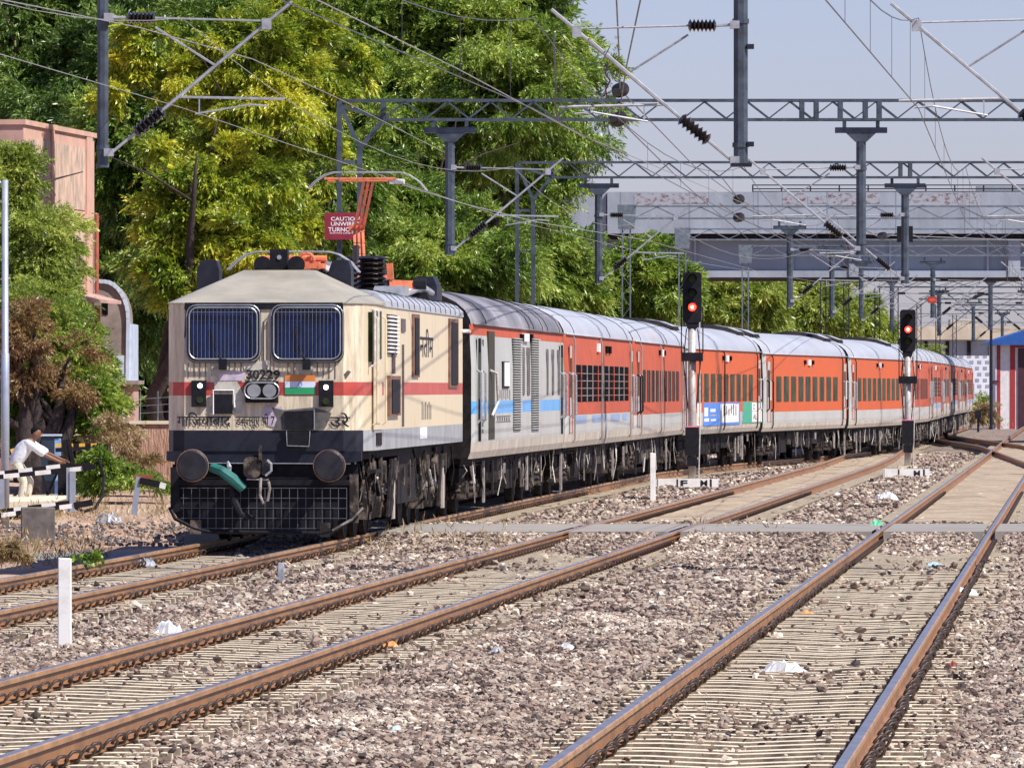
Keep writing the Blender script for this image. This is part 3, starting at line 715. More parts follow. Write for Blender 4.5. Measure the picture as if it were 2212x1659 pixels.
    while y < L - .3:
        h = rnd.uniform(.2, .85); x = rnd.uniform(1.36, 1.5); z1 = rnd.uniform(.9, 1.02)
        if rnd.random() < .22: b.bx(x, x + .03, y, y + rnd.uniform(.15, .4), z1 - h, z1 - .05, rnd.choice((1, 2, 2)))
        else: b.path([(x, y, z1), (x + rnd.uniform(-.05, .05), y + rnd.uniform(-.15, .15), z1 - h * .5), (x + rnd.uniform(-.06, .06), y + rnd.uniform(-.25, .25), z1 - h)], rnd.uniform(.005, .012), 5, rnd.choice((0, 1, 1, 2, 3)))
        y += rnd.uniform(.35, 1.2)
    b.path([(1.3, .5, .90), (1.32, L / 2, .86), (1.3, L - .5, .90)], .025, 5, 1)
    b.build('brake_pipe', ['dusty', 'undark', 'dusty2', 'pipe'], t)
    # end couplers and hoses
    b = MB()
    for y, s in ((0, -1), (L, 1)): b.bx(-.2, .2, y - .2, y + .2, .85, 1.1); b.bx(-1.2, 1.2, y - .02, y + .02, .9, 1.15)
    b.build('coupler', 'undark', t)
    if units:
        for y0, s in ((.35, 1), (L - 3.0, -1)):
            b = MB(); xs_ = [(-1.15, 3.80), (-.8, 3.93), (-.38, 4.0), (0, 4.03), (.38, 4.0), (.8, 3.93), (1.15, 3.80)]
            st = [(y0, 0.0), (y0 + .55, .13), (y0 + 2.1, .13), (y0 + 2.65, 0.0)]
            for y_, h_ in st:
                for x_, z_ in xs_: b.v.append((x_, y_, z_ + h_ - (.02 if h_ == 0 else 0)))
            for a in range(3):
                for j in range(6): b.f.append((a * 7 + j, a * 7 + j + 1, a * 7 + j + 8, a * 7 + j + 7)); b.m.append(1 if a == 0 else 0)
            for q_, dr_ in ((0, 1), (6, -1)): b.face([b.v[7 + q_], b.v[14 + q_], (b.v[14 + q_][0], b.v[14 + q_][1], 3.78), (b.v[7 + q_][0], b.v[7 + q_][1], 3.78)], 1)
            b.build('roof_unit', ['roof', 'undark'], t)
    if extra: extra(t, fr, L)
    return t, fr, L

# ---- locomotive
LA, LB = (112.0, -3.575), (132.6, -2.31)
lf = Frame(LA, LB)
loco = thing('electric_locomotive', 'cream electric locomotive numbered 30229, with red stripe and raised orange pantograph', 'locomotive', (LA[1], LA[0], 0), lf.rz)
HW = 1.50
def LS(px): return lf.y_at(px, HW)
def fx(px): return (px - 568) / 150.0
def fz(py): return CH + (CY - py) / 150.0
yg0, yg1 = LS(829), LS(872)
half = [(1.15, 0), (1.32, .10), (1.41, .34), (HW, 1.35), (HW, yg0), (HW, yg1), (HW, 20.2)]
outl = half + [(-x, y) for x, y in half[::-1]]            # closed loop, right side going back, left side coming forward
lv = [1.33, 1.63, 2.13, 2.325, 3.47]
b = MB(); n = len(outl)
def bm(level, i):
    front = i in (0, n - 2, n - 1, 1, n - 3)
    cornerside = i in (2, 3, 4, 5, 6)
    if level == 0: return 3 if i in (n - 1, 0, n - 2, 1, n - 3) else 4
    if level == 2:
        if i == 4: return 1
        return 2
    return 0 if front else 1
for k, z in enumerate(lv):
    for x, y in outl: b.v.append((x, y, z))
for k in range(len(lv) - 1):
    for i in range(n):
        j = (i + 1) % n
        b.f.append((k * n + i, k * n + j, (k + 1) * n + j, (k + 1) * n + i)); b.m.append(bm(k, i))
b.f.append(tuple(range(n - 1, -1, -1))); b.m.append(5)
body = b.build('body_shell', ['cream_front', 'cream', 'stripe', 'navyblk', 'sgrey', 'undark'], loco)
# cab roof (hipped)
b = MB(); fr_e = [(-HW, 1.35), (-1.41, .34), (-1.32, .10), (-1.15, 0), (1.15, 0), (1.32, .10), (1.41, .34), (HW, 1.35)]
o_ = .018
E = [(x * (1 + o_ / 1.4), y - o_, 3.465) for x, y in fr_e]
TL, TR_ = (-.51, 2.3, 3.97), (.51, 2.3, 3.97); BL, BR = (-HW - .03, 3.0, 3.50), (HW + .03, 3.0, 3.50)
TLb, TRb = (-.51, 3.0, 3.97), (.51, 3.0, 3.97)
b.face([E[3], E[4], TR_, TL]); b.face([E[4], E[5], TR_]); b.face([E[5], E[6], TR_]); b.face([E[6], E[7], TR_]); b.face([E[7], BR, TRb, TR_])
b.face([E[2], E[3], TL]); b.face([E[1], E[2], TL]); b.face([E[0], E[1], TL]); b.face([BL, E[0], TL, TLb]); b.face([TL, TR_, TRb, TLb])
b.face([BR, BL, TLb, TRb])
Ed = [(x, y, 3.452) for x, y, z in E]
for i in range(7): b.face([Ed[i], Ed[i + 1], E[i + 1], E[i]])
b.face([Ed[7], (HW + .03, 3.0, 3.452), BR, E[7]]); b.face([BL, (-HW - .03, 3.0, 3.452), Ed[0], E[0]])
b.face(Ed[::-1] + [])
b.build('cab_roof', 'cabroof', loco)
b = MB(); pr = [(HW + .02, 3.44), (HW + .01, 3.53), (1.40, 3.63), (1.22, 3.69), (.9, 3.71)]
pr = pr + [(-x, z) for x, z in pr[::-1]]
b.prism(pr, 1, 3.02, 20.2, 0)
rf = b.build('machine_room_roof', 'roof', loco)
b = MB(); y = 4.2
while y < 20: b.path([(x + (.012 if x > 0 else -.012), y, z + .012) for x, z in pr], .007, 4); y += 1.15
b.build('roof_seam', 'undark', rf)
# windscreens
for x0, x1, nm in ((-1.06, -.10, 'l'), (.16, 1.10, 'r')):
    b = MB(); b.prism(rrect(x0 - .06, x1 + .06, 2.60, 3.44, .14), 1, -.030, -.002, 0)
    ws = b.build('windscreen', ['black'], loco)
    b = MB(); b.prism(rrect(x0 + .01, x1 - .01, 2.68, 3.38, .11), 1, -.036, -.031, 0); b.build('pane', 'glassblue', ws)
    b = MB(); P = rrect(x0 - .01, x1 + .01, 2.655, 3.395, .12)
    b.path([(x, -.095, z) for x, z in P] + [(P[0][0], -.095, P[0][1])], .012, 5)
    P2 = rrect(x0 - .05, x1 + .05, 2.62, 3.43, .14); b.path([(x, -.07, z) for x, z in P2] + [(P2[0][0], -.07, P2[0][1])], .011, 5)
    k = 17
    for q in range(1, k): 
        xx = x0 + (x1 - x0) * q / k; b.path([(xx, -.095, 2.66), (xx, -.095, 3.39)], .0030, 4)
    b.path([(x0, -.098, 3.33), (x1, -.098, 3.33)], .004, 4)
    b.build('window_guard', mat('guard_bar', (.26, .28, .32), .4, metal=.4), ws)
    b = MB(); xm = (x0 + x1) / 2 + .0
    b.bx(xm - .06, xm + .05, -.12, -.03, 2.50, 2.66, 0); b.path([(xm, -.11, 2.6), (xm - .13, -.06, 2.85), (xm - .18, -.05, 3.1)], .012, 5, 0)
    b.build('wiper', 'black', ws)
b = MB(); b.prism([(-1.15, 3.37), (1.15, 3.37), (1.14, 3.468), (-1.14, 3.468)], 1, -.020, -.001, 0); b.prism([(-1.13, 3.38), (-.95, 3.38), (-1.02, 3.2), (-1.15, 2.95)], 1, -.018, -.001, 0); b.prism([(1.15, 3.38), (.95, 3.38), (1.05, 3.2), (1.15, 2.95)], 1, -.018, -.001, 0)
b.build('windscreen_surround', 'black', loco)
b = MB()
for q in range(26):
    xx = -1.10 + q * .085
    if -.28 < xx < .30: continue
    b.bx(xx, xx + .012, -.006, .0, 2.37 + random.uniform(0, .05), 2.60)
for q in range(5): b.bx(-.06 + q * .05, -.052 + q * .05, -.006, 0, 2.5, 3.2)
b.build('guard_shadow_streak', 'sootshade', loco)  # thin dark strips paint the window guards' shadow and grime
b = MB(); b.prism([(-.78, 2.62), (-.5, 2.62), (-.52, 2.42), (-.62, 2.36), (-.76, 2.44)], 1, -.010, -.007, 0); b.prism([(.48, 2.62), (.72, 2.62), (.70, 2.45), (.58, 2.40), (.50, 2.48)], 1, -.010, -.007, 0)
b.prism([(-.30, 2.60), (.1, 2.64), (.06, 2.53), (-.1, 2.49), (-.28, 2.5)], 1, -.010, -.007, 0)
b.prism([(-.72, 2.34), (-.70, 2.06), (-.84, 1.88), (-.32, 1.88), (-.28, 2.14), (-.40, 2.36)], 1, -.010, -.004, 0)
b.build('paper_poster_remnant', mat('grey_worn_patch', (.46, .44, .38), .8, var=.2), loco)
b = MB(); b.prism([(-.66, 2.345), (-.3, 2.345), (-.26, 2.46), (-.45, 2.50), (-.64, 2.44)], 1, -.016, -.011, 0); b.prism([(.02, 1.99), (.26, 1.97), (.34, 1.72), (.30, 1.64), (.06, 1.70), (-.02, 1.86)], 1, -.012, -.004, 0)
b.build('faded_garland', 'mauve', loco)
b = MB(); 
b.prism([(.12, 1.96), (.3, 1.92), (.72, 1.96), (.98, 1.88), (.90, 1.68), (.76, 1.635), (.14, 1.635), (.2, 1.8)], 1, -.018, -.013, 0)
b.prism([(.30, 1.90), (.72, 1.92), (.74, 1.66), (.32, 1.64)], 1, -.05, -.02, 1)
b.prism([(.335, 1.62), (.68, 1.62), (.65, 1.40), (.36, 1.40)], 1, -.07, -.02, 1)
b.path([(.735, -.055, 1.92), (.735, -.055, 1.64)], .008, 4, 2); b.path([(.335, -.075, 1.62), (.345, -.075, 1.41), (.66, -.075, 1.40), (.675, -.075, 1.62)], .008, 4, 2)
b.build('jumper_socket_box', ['sootshade', 'black', 'wire'], loco)
# headlight and marker lights
b = MB(); b.bx(fx(529), fx(600), -.09, 0, fz(870), fz(823)); hl = b.build('headlight', 'black', loco)
b = MB(); 
for q in (-.112, .112): b.disc((-.02 + q, -.098, 2.20), .098, 'y', .02, 20)
b.build('lens', 'lens', hl)
b = MB(); P = rrect(-.27, .23, 2.085, 2.315, .11); b.path([(x, -.102, z) for x, z in P] + [(P[0][0], -.102, P[0][1])], .010, 5); b.build('bezel', 'wire', hl)
for c, lz, lx in ((fx(427.5), 2.27, .02), (fx(703.5), 2.25, .0)):
    b = MB(); b.bx(c - .105, c + .105, -.05, 0, fz(879), fz(822)); mk = b.build('marker_light', 'black', loco)
    b = MB(); b.disc((c + lx, -.055, lz), .034, 'y', .015, 14); b.build('bulb', 'lamp', mk)
    b = MB(); b.disc((c + lx, -.055, lz - .2), .05, 'y', .01, 14); b.build('unlit_lamp', 'glass', mk)
b = MB(); b.bx(fx(461), fx(501), -.05, 0, fz(894), fz(852), 0); b.bx(fx(461), fx(501), -.052, 0, fz(852), fz(844), 1)
b.path([(fx(459), -.05, fz(895)), (fx(459), -.05, fz(843)), (fx(503), -.05, fz(843)), (fx(505), -.05, fz(880))], .012, 5, 2)
b.build('front_access_box', ['black', 'sootshade', 'letterw'], loco)
# flag
b = MB(); x0, x1 = fx(614), fx(680); b.bx(x0, x1, -.012, -.002, fz(824), fz(809), 0); b.bx(x0, x1, -.012, -.002, fz(837), fz(824) - .001, 1); b.bx(x0, x1, -.012, -.002, fz(852), fz(837) - .001, 2)
fl = b.build('painted_flag', ['saffron', 'palewhite', 'green'], loco)
b = MB(); P = [((x0 + x1) / 2 + .03 * math.cos(a), -.014, fz(830.5) + .03 * math.sin(a)) for a in np.linspace(0, 2 * math.pi, 13)]; b.path(P, .004, 4); b.build('flag_wheel', 'adblue', fl)
# lettering
text('30229', .14, 'letter', loco, frontM(fx(530), -.014, fz(820)), 'number_lettering', wid=.49, bold=.035)
text('ग' + 'ाि' + 'जयाबाद', .215, 'letter', loco, frontM(fx(380), -.014, fz(923)), 'name_lettering', wid=.78, bold=.012)
text('डब्ल्यूए पी 7', .21, 'letter', loco, frontM(fx(508), -.014, fz(925)), 'class_lettering', wid=.56, bold=.012)
text('उरे', .21, 'letter', loco, frontM(fx(710), -.014, fz(923)), 'zone_lettering', wid=.30, bold=.012)
b = MB(); b.prism([(fx(742), fz(808)), (fx(750), fz(800)), (fx(757), fz(803)), (fx(747), fz(817))], 1, -.0, .03, 0); b.build('grime_patch', 'sootshade', loco)
# buffer beam & pilot
b = MB(); b.bx(-1.30, 1.30, .12, .45, .80, 1.34, 0)
b.prism([(-1.41, 1.33), (-1.41, 1.19), (-1.1, 1.15), (1.1, 1.15), (1.41, 1.19), (1.41, 1.33)], 1, .02, .13, 0)
b.path([(-.9, .0, 1.16), (.2, .0, 1.155), (1.25, .0, 1.15)], .008, 4, 1)
b.build('buffer_beam', ['navyblk', 'wire'], loco)
for s in (-1, 1):
    b = MB(); b.path([(s * .985, .15, 1.125), (s * .985, -.05, 1.125), (s * .985, -.06, 1.125), (s * .985, -.42, 1.125)], [.17, .16, .10, .10], 16, 1)
    b.path([(s * .985, -.42, 1.125), (s * .985, -.455, 1.125), (s * .985, -.47, 1.125)], [.225, .228, .20], 28, 0)
    P = [(s * .985 + .228 * math.cos(a), -.45, 1.125 + .228 * math.sin(a)) for a in np.linspace(0, 2 * math.pi, 25)]
    b.path(P, .010, 5, 2)
    b.build('buffer', ['bufferm', 'black', 'rust'], loco)
b = MB(); b.bx(-.12, -.0, -.30, .12, 1.0, 1.28, 1); b.prism(rrect(-.26, -.02, .95, 1.25, .08), 1, -.34, -.16, 0); b.prism(rrect(.0, .12, .98, 1.22, .04), 1, -.32, -.1, 2)
b.path([(.08, -.36, 1.2), (.14, -.36, 1.15), (.14, -.36, 1.05), (.06, -.36, .98)], .02, 6, 3); b.path([(-.22, -.3, .93), (.1, -.3, .92)], .012, 5, 3); b.bx(-.04, .0, -.36, -.3, 1.2, 1.42, 0)
cp = b.build('coupler', ['dusty', 'black', 'bufferm', 'wire'], loco)
b = MB(); b.path([(-.01, -.36, .95), (-.02, -.38, .7), (.03, -.38, .58), (.09, -.38, .62), (.12, -.36, .80), (.10, -.36, .9)], .022, 7); b.build('coupling_link', 'dusty2', cp)
b = MB(); b.path([(fx(458), -.20, 1.10), (fx(480), -.26, 1.05), (fx(505), -.28, .93), (fx(527), -.24, .79)], [.07, .075, .085, .075], 10, 0)
b.path([(fx(503), -.2, .84), (fx(508), -.22, .6), (fx(522), -.24, .42), (fx(552), -.24, .36)], [.05, .06, .05, .035], 8, 1)
b.path([(fx(492), -.15, 1.18), (fx(496), -.2, 1.1), (fx(497), -.2, 1.02)], [.02, .04, .025], 7, 2)
b.build('brake_hose', ['hose', 'black', 'wire'], loco)
# pilot / cattle guard
b = MB(); outer = [(-1.33, 1.14), (-1.33, .48), (-1.24, .34), (-.98, .20), (-.8, .15), (.85, .15), (1.05, .2), (1.26, .34), (1.35, .48), (1.35, 1.14)]
b.prism(outer, 1, .10, .14, 0)
b.bx(1.24, 1.36, .0, .12, .30, 1.0, 1); b.bx(-1.35, -1.22, .0, .12, .45, 1.10, 0); b.bx(-1.22, 1.24, .0, .10, .84, .92, 0)
pl = b.build('pilot_plate', ['black', 'dusty'], loco)
b = MB()
for q in range(21):
    xx = -1.16 + q * .118; zb = .20 if -.85 < xx < .95 else .34; b.path([(xx, -.02, .80), (xx, -.02, zb)], .0055, 4)
for q in range(5):
    zz = .80 - q * .145; xe = 1.2 if zz > .3 else .9; b.path([(-xe, -.025, zz), (xe, -.025, zz)], .0055, 4)
b.build('cattle_guard_grid', mat('dull_mesh_wire', (.13, .13, .145), .5, metal=.3), pl)
b = MB(); b.path([(-1.36, -.02, .52), (-1.28, -.04, .36), (-1.0, -.06, .22), (-.78, -.06, .17), (.85, -.06, .15), (1.05, -.06, .2), (1.28, -.04, .36), (1.42, -.02, .50)], .028, 7, 0)
b.path([(1.0, -.08, .19), (1.28, -.06, .35), (1.44, -.04, .52)], .02, 6, 1)
b.bx(-1.06, -.90, -.08, .0, .14, .34, 2); b.bx(.82, .96, -.08, .0, .10, .30, 2)
b.build('pilot_rim', ['black', 'dusty2', 'dusty'], pl)
# bogies
for yb, sd_ in ((4.9, 3), (15.6, 9)): bogie(loco, yb, 1.9, 3, r=.546, seed=sd_)
b = MB(); rnd = random.Random(4)
b.bx(-1.3, 1.3, 8.3, 12.2, .45, 1.33, 0); b.bx(-1.3, 1.32, .5, 20, 1.2, 1.335, 0)
for q in range(34):
    y = rnd.uniform(.6, 19.8); x = rnd.uniform(1.28, 1.42); z1 = rnd.uniform(.9, 1.3); h = rnd.uniform(.25, .9)
    if q % 3 == 0: b.bx(x, x + .04, y, y + rnd.uniform(.1, .35), z1 - h * .7, z1, rnd.choice((0, 1)))
    else: b.path([(x, y, z1), (x + .04, y + rnd.uniform(-.3, .3), z1 - h * .6), (x, y + rnd.uniform(-.4, .4), z1 - h)], rnd.uniform(.008, .018), 5, rnd.choice((0, 1, 2)))
for y, z in ((2.6, 1.0), (4.6, .98), (6.6, 1.0), (13.5, 1.0), (15.6, .98), (17.5, 1.0)): b.disc((1.36, y, z), .17, 'x', .1, 14, 1)
for y0 in (6.4, 17.2): b.bx(1.34, 1.38, y0, y0 + .35, .25, .95, 3); b.bx(1.36, 1.40, y0 - .6, y0 + .9, .95, 1.05, 1)
for y0 in (5.5, 6.0, 16.2): b.path([(1.42, y0, 1.15), (1.43, y0 - .9, .3)], .03, 5, 0)
b.build('underframe_gear', ['undark', 'dusty', 'dusty2', 'skirt'], loco)
# side fittings, from the camera side
def lside(x0, x1, p0, p1, proud=.012, mi=0, b=None):
    """box on the right side covering photo columns x0..x1 and rows p0..p1 (at its middle)"""
    ya, yb = LS(x0), LS(x1); ym = (ya + yb) / 2; z1, z0 = lf.z_at(p0, ym, HW), lf.z_at(p1, ym, HW)
    b.bx(HW - .003, HW + proud, ya, yb, z0, z1, mi); return ya, yb, z0, z1
b = MB(); ya, yb, z0, z1 = lside(807, 824, 667, 928, .010, 0, b); dr = b.build('cab_door', 'cream', loco)
b = MB(); lside(808, 822, 672, 775, .018, 0, b); b.build('door_window', 'glass', dr)
b = MB()
for px in (806, 825):
    y = LS(px); b.path([(HW, y, 3.3), (HW + .06, y, 3.25), (HW + .06, y, 1.75), (HW, y, 1.7)], .016, 6, 0)
b.bx(HW + .005, HW + .02, LS(811), LS(820), 1.72, 2.02, 0); b.build('handrail', 'cream', dr)
b = MB(); lside(812, 823, 935, 962, .016, 0, b); b.bx(HW - .1, HW + .02, LS(809), LS(823), 1.0, 1.05); b.build('door_step', 'undark', loco)
b = MB(); b.bx(HW - .06, HW + .012, .75, 1.28, 2.62, 3.34, 0); b.build('cab_side_window', 'glass', loco)
b = MB(); b.path([(HW + .0, .72, 3.38), (HW + .05, .72, 3.36), (HW + .05, .72, 2.58), (HW, .72, 2.55)], .018, 6); b.path([(HW, 1.32, 3.38), (HW + .05, 1.32, 3.36), (HW + .05, 1.32, 2.58), (HW, 1.32, 2.55)], .018, 6); b.build('cab_window_rail', 'pipe', loco)
b = MB(); ya, yb, z0, z1 = lside(835, 857, 680, 765, .010, 0, b); q = z0 + .02
lv_ = b.build('louvre_vent', 'black', loco); b = MB()
while q < z1 - .02: b.bx(HW + .01, HW + .05, ya + .05, (ya + yb) / 2 - .03, q, q + .025); b.bx(HW + .01, HW + .05, (ya + yb) / 2 + .03, yb - .05, q, q + .025); q += .058
b.build('louvre_slat', 'white', lv_)
b = MB(); lside(836, 859, 812, 898, .05, 0, b); lside(839, 855, 820, 892, .065, 1, b); b.build('filter_box', ['rust', 'black'], loco)
b = MB(); lside(866, 874, 689, 717, .02, 0, b); y = LS(868); b.path([(HW + .02, y, 2.9), (HW + .02, y, 1.65)], .018, 5); b.path([(HW + .03, LS(846), 2.85), (HW + .03, LS(846), 2.45)], .03, 5); b.build('downpipe', mat('purple_grey_pipe', (.10, .075, .09), .5), loco)
for c0, c1, r0, r1 in ((889, 903, 679, 815), (968, 987, 689, 837)):
    b = MB(); lside(c0, c1, r0, r1, .03, 0, b); lside(c0 + 3, c1 - 3, r0 + 8, r1 - 6, .045, 1, b); b.build('body_window', ['rust', 'black'], loco)
yt = LS(907); text('नतीम', .46, 'letter', loco, sideM(HW + .004, yt, lf.z_at(772, yt, HW)), 'side_lettering', wid=2.9, bold=.01)
yt = LS(911)
b = MB()
for q in range(6): b.bx(HW, HW + .004, yt + q * .38, yt + q * .38 + .14, 1.74, 2.02 - .05 * (q % 2), 0)
b.bx(HW, HW + .004, LS(907), LS(922), 1.44, 1.62, 1); b.build('side_marking', ['sootshade', 'letterw'], loco)
b = MB(); b.path([(HW - .02, 20.1, 3.2), (HW + .1, 20.3, 3.2), (HW + .1, 20.5, 3.2)], .035, 7); b.build('tail_lamp', 'pipe', loco)
b = MB(); b.prism(rrect(-.75, .75, 1.2, 3.4, .15), 1, 20.2, 20.75); b.build('end_vestibule', 'black', loco)
# roof equipment
for s in (-1, 1):
    b = MB(); c = s * .98 - .14
    b.bx(c - .165, c + .165, 3.1, 3.6, 3.6, 3.98); b.prism([(c - .165, 3.98), (c + .165, 3.98), (c + .12, 4.13), (c - .11, 4.13)], 1, 3.12, 3.58)
    b.build('roof_air_conditioner', 'navyblk', loco)
b = MB(); b.bx(-.14, .12, 2.45, 2.7, 4.02, 4.28, 0); b.bx(-.16, .14, 2.4, 2.8, 3.97, 4.02, 0); b.disc((.0, 2.44, 4.16), .035, 'y', .01, 10, 1)
b.bx(-.36, -.10, 2.30, 2.6, 3.955, 3.985, 0); b.build('roof_camera_box', ['black', 'lens'], loco)
b = MB()
for c in (-.24, .26): b.path([(c, 2.35, 4.05), (c, 2.7, 4.05), (c, 2.9, 4.05)], [.13, .06, .04], 14, 0)
b.build('horn', 'black', loco)
def pantograph(y0, raised, zc=5.85):
    t = thing('pantograph', None, None); t.parent = loco; t.location = (0, y0, 0)
    for k in ('label', 'category'):
        if k in t: del t[k]
    zb = 4.02; b = MB()
    for x in (-.45, .45):
        for y in (-.5, .5): b.fins((x, y, 3.70), (x, y, zb), 5, .05, .10, 0, 9)
    b.build('insulator', 'insul', t, smooth=False)
    b = MB()
    for x in (-.45, .45): b.beam((x, -.75, zb + .04), (x, .75, zb + .04), .07, .06)
    for y in (-.6, .0, .6): b.beam((-.5, y, zb + .05), (.5, y, zb + .05), .07, .07)
    b.path([(-.35, .2, zb + .12), (.35, .2, zb + .12)], .06, 8); b.path([(.1, -.4, zb + .1), (.1, .4, zb + .14)], .05, 8)
    b.build('base_frame', 'panto', t)
    if raised:
        k = Vector((-.12, 1.15, (zb + zc) / 2 - .05)); h = Vector((.10, .15, zc - .16)); s0 = Vector((0, 0, zb + .08))
        b = MB()
        for x in (-.075, 0, .075): b.beam(s0 + Vector((x * 1.1, 0, 0)), k + Vector((x * .9, 0, 0)), .042, .05)
        b.beam(k + Vector((-.16, 0, .03)), k + Vector((.10, 0, .03)), .09, .1)
        for x in (-.075, 0, .075): b.beam(k + Vector((x, 0, 0)), h + Vector((x + .03, 0, 0)), .038, .04)
        for f in (.2, .5, .8): b.beam(k.lerp(h, f) + Vector((-.08, 0, 0)), k.lerp(h, f) + Vector((.10, 0, 0)), .03, .02)
        b.build('arm', 'panto', t)
    else:
        h = Vector((0, -.4, zc - .12)); b = MB()
        for x in (-.3, .3): b.beam((x, .6, zb + .1), (x * .8, -.4, zb + .16), .06, .06)
        for x in (-.12, .12): b.beam((x, -1.0, zb + .1), (x, .5, zb + .2), .06, .06)
        b.path([(-.5, -.3, zb + .16), (.5, -.3, zb + .16)], .05, 8)
        b.path([(.2 + .12 * math.cos(a), -.42, zb + .12 + .12 * math.sin(a)) for a in np.linspace(0, 2 * math.pi, 13)], .025, 6)
        b.build('arm', 'panto', t)
    b = MB()
    for dy in (-.16, .16):
        P = [(-.98, dy, h.z - .14), (-.86, dy, h.z - .02), (-.70, dy, h.z + .09), (-.55, dy, h.z + .13), (.55, dy, h.z + .13), (.70, dy, h.z + .09), (.88, dy, h.z - .03), (1.0, dy, h.z - .18)]
        b.path([(p[0] + h.x, h.y + p[1], p[2]) for p in P], .012, 6, 0)
    if raised:
        b.beam((-.36, h.y, h.z + .0), (.50, h.y, h.z + .0), .07, .045, 1); b.path([(-.6, h.y - .16, h.z + .02), (.6, h.y - .16, h.z + .02)], .02, 5, 1); b.bx(.48, .72, h.y - .1, h.y + .1, h.z - .06, h.z + .02, 2); b.disc((-.5, h.y, h.z), .05, 'x', .1, 8, 1)
    else: b.bx(.5, .78, h.y - .1, h.y + .1, h.z - .16, h.z - .02, 2)
    b.build('bow', ['silver', 'panto', 'white'], t)
pantograph(5.1, False, 4.27); pantograph(17.2, True, 5.85)
b = MB(); 
for (x, y, r) in ((.42, 14.3, .26), (.05, 14.9, .12)): b.fins((x, y, 3.72), (x, y, 4.38), 8, r * .72, r, 0, 16)
b.path([(.18, 14.1, 4.3), (.18, 14.1, 4.55)], .06, 8, 0)
b.build('circuit_breaker_stack', 'insul', loco)
b = MB(); b.beam((.72, 14.2, 4.26), (.74, 14.2, 4.0), .10, .12); b.beam((.70, 14.2, 3.93), (1.12, 14.4, 3.91), .11, .13); b.build('roof_bus_bar', 'panto', loco)
b = MB(); b.path([(1.1, 14.4, 3.93), (1.3, 14.4, 3.93)], .1, 8); b.bx(-.8, .9, 12.8, 15.5, 3.7, 3.76); b.prism([(.9, 3.70), (1.32, 3.62), (1.25, 3.80), (.95, 3.84)], 1, 15.2, 17.2); b.build('roof_equipment', 'black', loco)
b = MB(); b.path([(.85, 14.6, 3.72), (1.1, 15.0, 3.9), (1.28, 16, 3.8)], [.05, .1, .05], 8); b.prism([(.8, 3.7), (1.3, 3.66), (1.32, 3.83), (.85, 3.83)], 1, 9.5, 10.5); b.build('roof_cover', 'silver', loco)
b = MB(); c = 1.02; b.bx(c - .2, c + .2, 18.0, 19.2, 3.6, 3.95); b.prism([(c - .19, 3.95), (c + .19, 3.95), (c + .13, 4.1), (c - .13, 4.1)], 1, 18.05, 19.15); b.bx(-1.2, -.8, 18.0, 19.2, 3.6, 3.95); b.build('rear_roof_unit', 'navyblk', loco)

# ---- coaches
ND = [(133.3, -2.29), (158, -.52), (182.5, 1.27), (207, 3.0), (231, 5.85), (255, 9.45), (280, 12.6), (304, 14.75), (328, 16.5), (352, 18.2), (376, 19.95), (400, 21.7), (424, 23.5)]
def gen_extra(t, fr, L):
    Y = lambda px: fr.y_at(px, 1.62)
    def sb(x0, x1, p0, p1, proud, mi, b):
        ya, yb = Y(x0), Y(x1); ym = (ya + yb) / 2; z1, z0 = fr.z_at(p0, ym, 1.62), fr.z_at(p1, ym, 1.62); xs = min(side_x(z0), side_x(z1))
        b.bx(xs - .01, side_x(z0) + proud, ya, yb, z0, z1, mi); return ya, yb, z0, z1, xs
    b = MB(); sb(1055, 1068, 716, 949, .008, 0, b); b.build('open_doorway', mat('olive_dark_doorway', (.035, .032, .02), .8), t)
    b = MB(); y = Y(1060); b.path([(1.63, y - .3, 2.55), (1.72, y + .1, 2.5), (1.74, y + .2, 2.0), (1.66, y - .2, 1.75)], .025, 6); b.build('grab_rail', 'pipe', t)
    for c0, c1 in ((1108, 1124), (1147.5, 1163)):
        b = MB(); ya, yb, z0, z1, xs = sb(c0, c1, 731, 929, .010, 0, b); lv_ = b.build('louvre_panel', 'black', t); b = MB(); q = z0 + .02
        while q < z1: b.bx(1.58, 1.665, ya, yb, q, q + .020); q += .046
        b.build('louvre_slat', 'cgrey', lv_)
    for c0, c1 in ((1128, 1132.5), (1138, 1144), (1180.5, 1184), (1192, 1196), (1204.5, 1208.5)):
        b = MB(); ya, yb = Y(c0), Y(c1); b.prism([(u, v) for u, v in rrect(ya, yb, 2.10, 3.0, .12)], 0, 1.59, 1.632); b.build('ventilation_slot', 'sootshade', t)
    b = MB(); sb(1084, 1098, 781, 839, .02, 0, b); sb(1087, 1097, 783, 834, .035, 1, b); b.build('notice_plate', ['black', 'white'], t)
    b = MB(); sb(1131, 1141, 721, 738, .05, 0, b); b.build('destination_plate', 'white', t)
    for a_, c_ in ((1126, 1130.5), (1147, 1151)): b = MB(); sb(a_, c_, 722, 738, .04, 0, b); b.build('vent', 'winblk', t)
    b = MB()
    for q in range(7): sb(1075 + q * 4.2, 1076.4 + q * 4.2, 842, 864 - 3 * (q % 2), .004, 0, b)
    sb(1072, 1103, 898, 900, .004, 0, b); sb(1072, 1103, 910, 912, .004, 0, b)
    for q in range(6): sb(1074 + q * 4.8, 1076.5 + q * 4.8, 901, 909, .004, 0, b)
    for q in range(3): sb(1038, 1044, 899 + q * 14, 908 + q * 14, .004, 0, b)
    sb(1045, 1047, 733, 748, .004, 0, b); sb(1041, 1044, 735, 745, .004, 0, b)
    b.build('side_lettering', 'sootshade', t)
